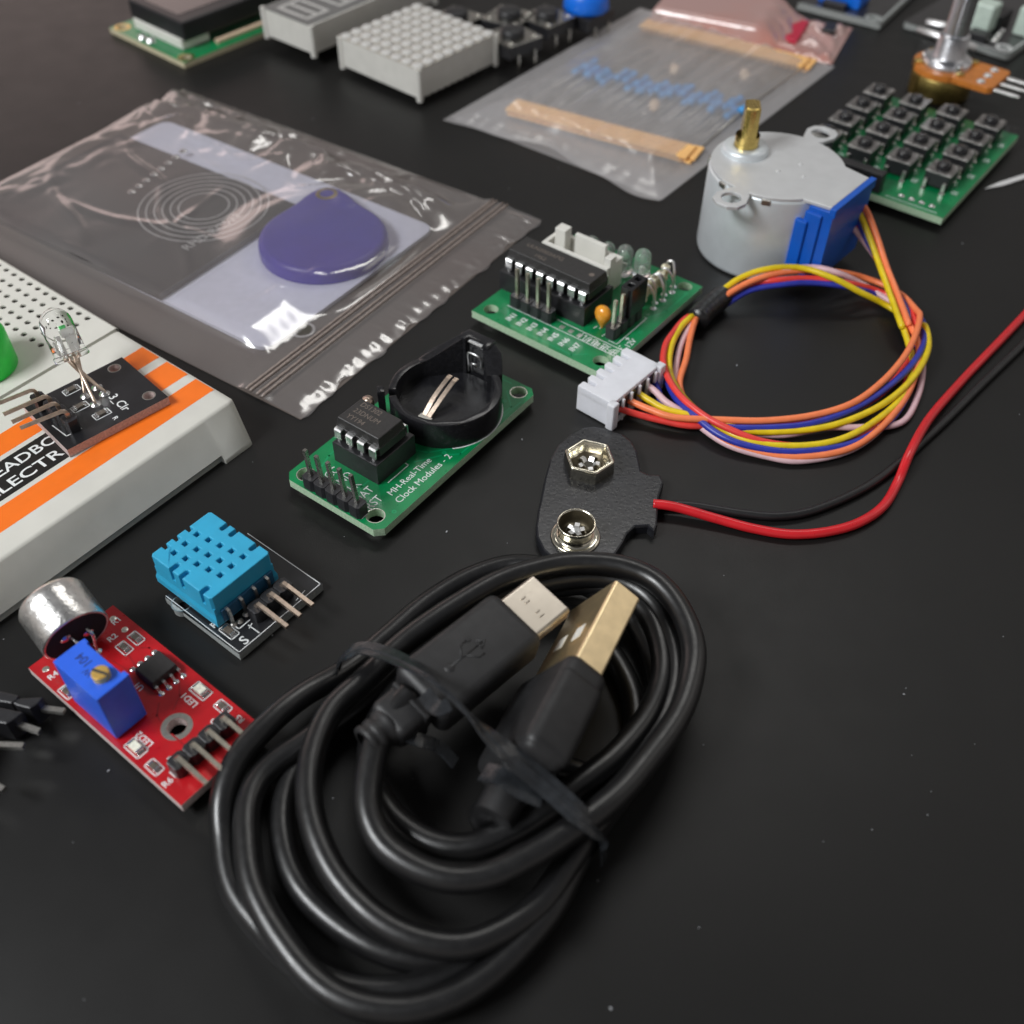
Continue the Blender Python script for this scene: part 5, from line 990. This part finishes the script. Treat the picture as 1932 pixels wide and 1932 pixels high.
# ================================================================== KEY MATRIX BOARD
Ka = P(zm(1520, 765), 3.0); Kr = P(zm(1905, 345), 3.0); KP = (Ka.x, Ka.y, math.atan2((Kr-Ka).y, (Kr-Ka).x)); kl = (Kr-Ka).length; kw = 38.0
kp = thing('key_matrix_board', 'green circuit board with sixteen small black keys behind the silver motor', 'circuit board', (Ka.x, Ka.y, 0), KP[2])
mb = MB(); mb.plate([(0, 0), (kl, 0), (kl, kw), (0, kw)], [], 1.4, 3.0); mb.build('circuit_board', ['board_green', 'fibre_green'], kp)
Lk = lambda x, y, z=8.0: loc2(KP, zm(x, y), z)
g00 = Vector(Lk(1530, 490)); gu = (Vector(Lk(1770, 258))-g00)/3; gv = (Vector(Lk(1130, 368))-g00)/2
sk = MB()
def key(i, j):
    c = g00+gu*i+gv*j; mb = MB(); h = 3.1; x, y = c
    mb.box(x-h+.2, x+h-.2, y-h+.2, y+h-.2, 3.6, 6.8, .15)
    o = mb.build('key_base', 'plastic_black', kp)
    mb = MB(); mb.box(x-h, x+h, y-h, y+h, 6.81, 7.1, .1)
    for a in (-1, 1):
        for b_ in (-1, 1): mb.lathe([(0, .25), (.45, .2), (.6, 0)], (x+a*2.3, y+b_*2.3, 7.1), 10)
    mb.build('key_plate', 'cap_dark', o)
    mb = MB(); mb.lathe([(1.75, 0), (1.7, 1.0), (1.4, 1.3), (0, 1.35)], (x, y, 7.1), 20); mb.build('key_cap', 'plastic_black_gloss', o)
    for a in (-1, 1):
        for b_ in (-1, 1): mb = MB(); mb.tube([(x+a*(h-.1), y+b_*2.2, 5.2), (x+a*(h+.35), y+b_*2.2, 5.0), (x+a*(h+.4), y+b_*2.2, 3.0)], 1, prof=[(-.35, -.12), (.35, -.12), (.35, .12), (-.35, .12)]); mb.lathe([(.7, 0), (.3, .4), (0, .5)], (x+a*(h+.4), y+b_*2.2, 3.0), 10); mb.build('key_leg', 'tin', o)
    sk.text('S%d' % (4*j+i+1), 1.9, TR(x-2.2, y-4.6 if 1 else y, 3.012), bold=.02)
for i in range(4):
    for j in range(4): key(i, j)
poly_lines(sk, [(1.2, 2), (1.2, 14)], .2, 3.012); sk.build('silkscreen', 'silk', kp)
hp = [(2.0, 17.0+2.54*i, 0) for i in range(8)]; mb = MB(); mb.box(.7, 3.3, 15.7, 36.5, 3.0, 7.5, .15); mb.build('pin_socket', 'plastic_black', kp)
for i in range(4): mb = MB(); mb.lathe([(.8, 0), (.4, .3), (0, .35)], (3.4, 4+2.4*i, 3.0), 10); mb.build('solder_joint', 'solder', kp)

# ================================================================== POTENTIOMETER
pq = P(z6(880, 880), 7.6); T0 = (pq.x, pq.y); ta = [P(z6(x, y), 8.3) for x, y in ((1165, 1000), (1290, 905), (1420, 795))]
pang = math.atan2((ta[1].y-pq.y), (ta[1].x-pq.x)); pang = math.atan2((ta[2]-ta[0]).y, (ta[2]-ta[0]).x)-PI/2
pt_ = thing('potentiometer', 'brass and orange potentiometer with upright silver shaft, at the top right', 'potentiometer', (pq.x, pq.y, 0), pang)
mb = MB(); mb.lathe([(0, .2), (7.4, .2), (7.9, .7), (8.0, 6.0), (7.6, 6.6), (0, 6.6)], seg=56); mb.box(-1.2, 1.2, -8.4, -7.6, 1, 6.4, .2, TR(0, 0, 0, R(-35))); mb.build('brass_can', 'brass_dark', pt_)
mb = MB(); mb.prism(marc(8.3, 60, 300, 40)+[(4.5, -6.6), (14.0, -6.6), (15.0, -5.6), (15.0, 5.6), (14.0, 6.6), (4.5, 6.6)], 6.62, 8.2, .1); mb.build('resistive_board', 'phenolic', pt_)
mb = MB(); mb.lathe([(6.2, 8.2), (6.2, 9.4), (5.6, 9.9), (4.2, 10.0), (3.9, 10.4), (3.7, 15.5)], seg=44)
for k in range(6): mb.lathe([(3.95, 10.8+.8*k), (3.65, 11.2+.8*k)], seg=44)
mb.lathe([(3.7, 15.6), (3.2, 15.9), (2.9, 16)], seg=44); mb.box(-6.4, -4.6, -2, 2, 8.2, 9.7, .2); mb.box(4.2, 5.6, -5.2, -3.6, 8.2, 10.4, .1); mb.build('threaded_bushing', 'alu', pt_)
mb = MB(); n = 36
mb.prism([((2.95 if i % 2 else 2.75)*math.cos(2*PI*i/n), (2.95 if i % 2 else 2.75)*math.sin(2*PI*i/n)) for i in range(n)], 15.9, 30, .2); mb.build('knurled_shaft', 'alu', pt_)
for a in (40, 140, 215, 320): mb = MB(); mb.box(6.4, 8.3, -1, 1, 6.0, 8.8, .2, TR(0, 0, 0, R(a))); mb.build('brass_tab', 'brass', pt_)
for k in (-1, 0, 1):
    mb = MB(); mb.lathe([(1.15, 0), (.9, .35), (.3, .6), (0, .6)], (11.2, 4.3*k, 8.2), 18); mb.box(14.2, 20.5, 4.3*k-.75, 4.3*k+.75, 7.0, 7.5, .1); mb.box(20.4, 21.6, 4.3*k-.45, 4.3*k+.45, 7.0, 7.5, .1); mb.build('terminal', 'tin_bright', pt_)

# ================================================================== POWER BOARD (top right corner)
Qa = P(z6(1740, 745), 1.9); Qb = P(z6(1090, 540), 1.9); qa = math.atan2((Qa-Qb).y, (Qa-Qb).x)+PI/2
pw_ = thing('power_board', 'grey edged circuit board with mint white blocks in the top right corner', 'circuit board', (Qa.x, Qa.y, 0), qa)
mb = MB(); mb.plate(rrect(0, 50, 0, 33, 1.5), [circ(4, 3.6, 1.3)], .3, 1.9); mb.build('circuit_board', ['board_black', 'fibre_grey'], pw_)
mb = MB(); ring(mb, 4, 3.6, 1.32, 2.3, 1.91); lines(mb, [((1, 1), (1, 20)), ((1, 1), (30, 1))], .5, 1.92); mb.build('mounting_pad', 'silk', pw_)
for x0, x1, y0, y1 in ((8, 14, 11, 17), (14, 20, -1.0+.8, 6)):
    mb = MB(); mb.box(x0, x1, y0, y1, 1.95, 9.5, .5); mb.build('white_block', 'mint', pw_)
mb = MB(); mb.box(1.5, 5.5, 8.5, 14, 1.95, 4.2, .2); mb.box(14, 22, 10, 17, 1.95, 5.6, .3); mb.build('dark_component', 'plastic_black', pw_)
for k in range(5): mb = MB(); mb.lathe([(1.0, 0), (.5, .4), (0, .5)], (6+2.2*k, 7.5+.4*k, 1.95), 12); mb.build('solder_joint', 'solder', pw_)
mb = MB(); mb.cyl((24, 4, 1.95), (24, 4, 12), 2.6, seg=24); mb.build('filter_capacitor', 'alu', pw_)
for (x, y, xx, yy) in ((610, 300, 800, 340), (500, 400, 740, 480)):
    a_ = P(z6(x, y), 3.0); b_ = P(z6(xx, yy), 3.0); Ti_ = (Matrix.Translation((Qa.x, Qa.y, 0)) @ Matrix.Rotation(qa, 4, 'Z')).inverted()
    a_ = Ti_ @ a_; b_ = Ti_ @ b_; mb = MB(); d = (b_-a_); mb.tube([a_, a_+d*.1, b_+d*2.2], 1.1, 12, rr=[.7, 1, 1]); mb.build('metal_prong', 'tin_bright', pw_)

# ================================================================== BLUE TRIMMER BOARD (top edge)
Ta = P(zt(1290, 305), 1.9); Tb = P(zt(240, 45), 1.9); tq_ = math.atan2((Ta-Tb).y, (Ta-Tb).x)+PI/2; tl = (Ta-Tb).length
tb_ = thing('relay_board', 'dark circuit board with blue block at the top edge behind the pink pouch', 'circuit board', (Ta.x, Ta.y, 0), tq_)
mb = MB(); mb.plate([(0, 0), (45, 0), (45, tl), (0, tl)], [circ(3.2, 3.4, 1.4)], .3, 1.9); mb.build('circuit_board', ['board_black', 'fibre_grey'], tb_)
mb = MB(); ring(mb, 3.2, 3.4, 1.42, 2.5, 1.91); lines(mb, [((.6, .6), (.6, tl-.6)), ((.6, .6), (40, .6))], .9, 1.92); mb.build('mounting_pad', 'fibre_grey', tb_)
mb = MB(); mb.box(5.5, 15, 9, 22, 1.95, 9, .3); mb.build('blue_block', 'button_blue', tb_)
for y in (10, 15, 20): mb = MB(); mb.lathe([(1.8, 0), (1.8, .4), (0, .5)], (8, y, 9.0), 16); mb.build('clamp_screw', 'tin_bright', tb_)
mb = MB(); mb.box(1.5, 4, 12, 19, 1.95, 4, .2); mb.build('pin_header', 'plastic_black', tb_)

# ================================================================== JOYSTICK HEADER at the left edge
hh = P(zh(380, 520), 5.0); b0 = P(zh(540, 465), 5); b1 = P(zh(0, 790), 5)
hang = math.atan2((P(zh(290, 650), 5)-P(zh(545, 465), 5)).y, (P(zh(290, 650), 5)-P(zh(545, 465), 5)).x)
jh = thing('connector_strip', 'black plastic connector strip with silver pins at the left edge below the red board', 'connector', (b0.x, b0.y, 0), 0)
def Wh(x, y, z): return P(zh(x, y), z)-Vector((b0.x, b0.y, 0))
for pts, z0_, z1_ in (([(200, 490), (255, 478), (545, 462), (480, 540), (375, 612), (225, 575), (160, 545)], 1.0, 5.0), ([(-150, 560), (290, 655), (180, 740), (75, 805), (-150, 770)], 1.0, 5.0), ([(-250, 330), (60, 400), (235, 440), (200, 500), (140, 545), (-250, 480)], 1.2, 5.2)):
    mb = MB(); mb.prism([(p.x, p.y) for p in (Wh(x, y, z1_) for x, y in pts)], z0_, z1_, .2); mb.build('connector_block', 'plastic_black', jh)
for a_, b_, za_, zb2 in (((440, 600), (815, 650), 3.2, 3.0), ((150, 785), (505, 905), 3.2, 2.8), ((-150, 1075), (305, 1090), 5, 5.2), ((-200, 1500), (50, 1645), 4, 4)):
    mb = MB(); p, q = Wh(*a_, za_), Wh(*b_, zb2); mb.wire([p, q-(q-p)*.08, q], .75); mb.build('connector_pin', 'tin', jh)
mb = MB(); pp = [Wh(-250, 700, 3), Wh(-100, 900, 3), Wh(-250, 1700, 3)]
mb.box(-22, -9, -30, -4, .5, 7, .5); mb.build('connector_body', 'plastic_black', jh)

# white sheet edge at the right
a_ = P((1858, 355), .5); pts = [P((1858, 356), .3), P((1885, 344), .3), P((1945, 325), .3), P((2080, 290), .3), P((2090, 300), .3), P((1945, 333), .3), P((1893, 350), .3)]
t = thing('paper_strip', 'thin white paper tip poking in at the right edge beside the key board', 'paper', (a_.x, a_.y, 0))
mb = MB(); mb.prism([(p.x-a_.x, p.y-a_.y) for p in pts], .15, .4); mb.build('paper_sheet', 'white_paper', t)

# dust on the table
rnd = random.Random(21); mb = MB()
for k in range(60):
    p = P((rnd.uniform(-40, 1970), rnd.uniform(150, 1930)**1.0), 0); s = rnd.choice((.04, .045, .05, .08)); a = rnd.uniform(0, 6)
    mb.box(-s*rnd.uniform(1, 2.2), s, -s, s, 0, s*1.4, 0, TR(p.x, p.y, .01, a))
for px, py in ((1152, 1903), (205, 1455), (843, 1004), (1070, 970), (985, 830), (1390, 690)):
    p = P((px, py), 0); mb.box(-.16, .16, -.1, .1, 0, .18, 0, TR(p.x, p.y, .01, px))
mb.build('dust', 'dust', kind='stuff', label='scattered pale dust specks on the black table top')

# ================================================================== CAMERA, LIGHT
cam = bpy.data.cameras.new('camera'); co_ = bpy.data.objects.new('camera', cam); col.objects.link(co_)
co_.matrix_world = Matrix(((_r.x, _u.x, -_fw.x, 0), (_r.y, _u.y, -_fw.y, 0), (_r.z, _u.z, -_fw.z, H*S), (0, 0, 0, 1)))
cam.sensor_width = 36; cam.lens = 36*F/1932; cam.clip_start = .02; cam.clip_end = 200
foc = P((760, 960), 4); cam.dof.use_dof = True; cam.dof.focus_distance = (foc-EYE).dot(_fw)*S; cam.dof.aperture_fstop = 1.9; cam.dof.aperture_blades = 0
scn.camera = co_
def area(name, dirv, dist, size, sy, power, c, tgt=(0, 130, 0)):
    l = bpy.data.lights.new(name, 'AREA'); l.shape = 'RECTANGLE'; l.size = size*S; l.size_y = sy*S; l.energy = power; l.color = c
    o = bpy.data.objects.new(name, l); col.objects.link(o); t = Vector(tgt); d = Vector(dirv).normalized(); o.location = (t+d*dist)*S
    o.rotation_euler = d.to_track_quat('Z', 'Y').to_euler(); return o
area('window_light', (-.6, -.32, .68), 620, 250, 150, 290, (.97, .99, 1))
area('ceiling_lamp', (.15, .6, .9), 800, 420, 120, 80, (1, .98, .94))
area('side_glow', (-1, 1.3, .36), 900, 640, 260, 50, (1, .74, .69))
area('room_glow', (.74, .27, .62), 800, 300, 300, 22, (1, .96, .9))
w = bpy.data.worlds.new('World'); scn.world = w; w.use_nodes = True; n = w.node_tree.nodes; l = w.node_tree.links
bg = n['Background']; tc = n.new('ShaderNodeTexCoord'); sx_ = n.new('ShaderNodeSeparateXYZ'); rp = n.new('ShaderNodeValToRGB'); nz = n.new('ShaderNodeTexNoise'); nz.inputs['Scale'].default_value = 1.6
l.new(tc.outputs['Generated'], sx_.inputs[0]); mr = n.new('ShaderNodeMapRange'); mr.inputs[1].default_value = -.2; mr.inputs[2].default_value = 1; l.new(sx_.outputs['Z'], mr.inputs[0])
l.new(tc.outputs['Generated'], nz.inputs['Vector']); mx = n.new('ShaderNodeMath'); mx.operation = 'MULTIPLY_ADD'; mx.inputs[1].default_value = .5; l.new(nz.outputs['Fac'], mx.inputs[0])
ad = n.new('ShaderNodeMath'); ad.operation = 'SUBTRACT'; ad.inputs[1].default_value = .25; l.new(mr.outputs[0], ad.inputs[0]); l.new(ad.outputs[0], mx.inputs[2]); l.new(mx.outputs[0], rp.inputs[0])
rp.color_ramp.elements[0].position = .12; rp.color_ramp.elements[0].color = (.5, .46, .43, 1); rp.color_ramp.elements[1].position = .8; rp.color_ramp.elements[1].color = (.14, .14, .145, 1)
l.new(rp.outputs[0], bg.inputs[0]); bg.inputs[1].default_value = .68
vs_ = scn.view_settings; vs_.view_transform = 'Standard'; vs_.look = 'None'; vs_.exposure = .3; vs_.gamma = 1
scn.cycles.max_bounces = 10; scn.cycles.transparent_max_bounces = 16
for me in list(bpy.data.meshes):
    if me.users == 0: bpy.data.meshes.remove(me)
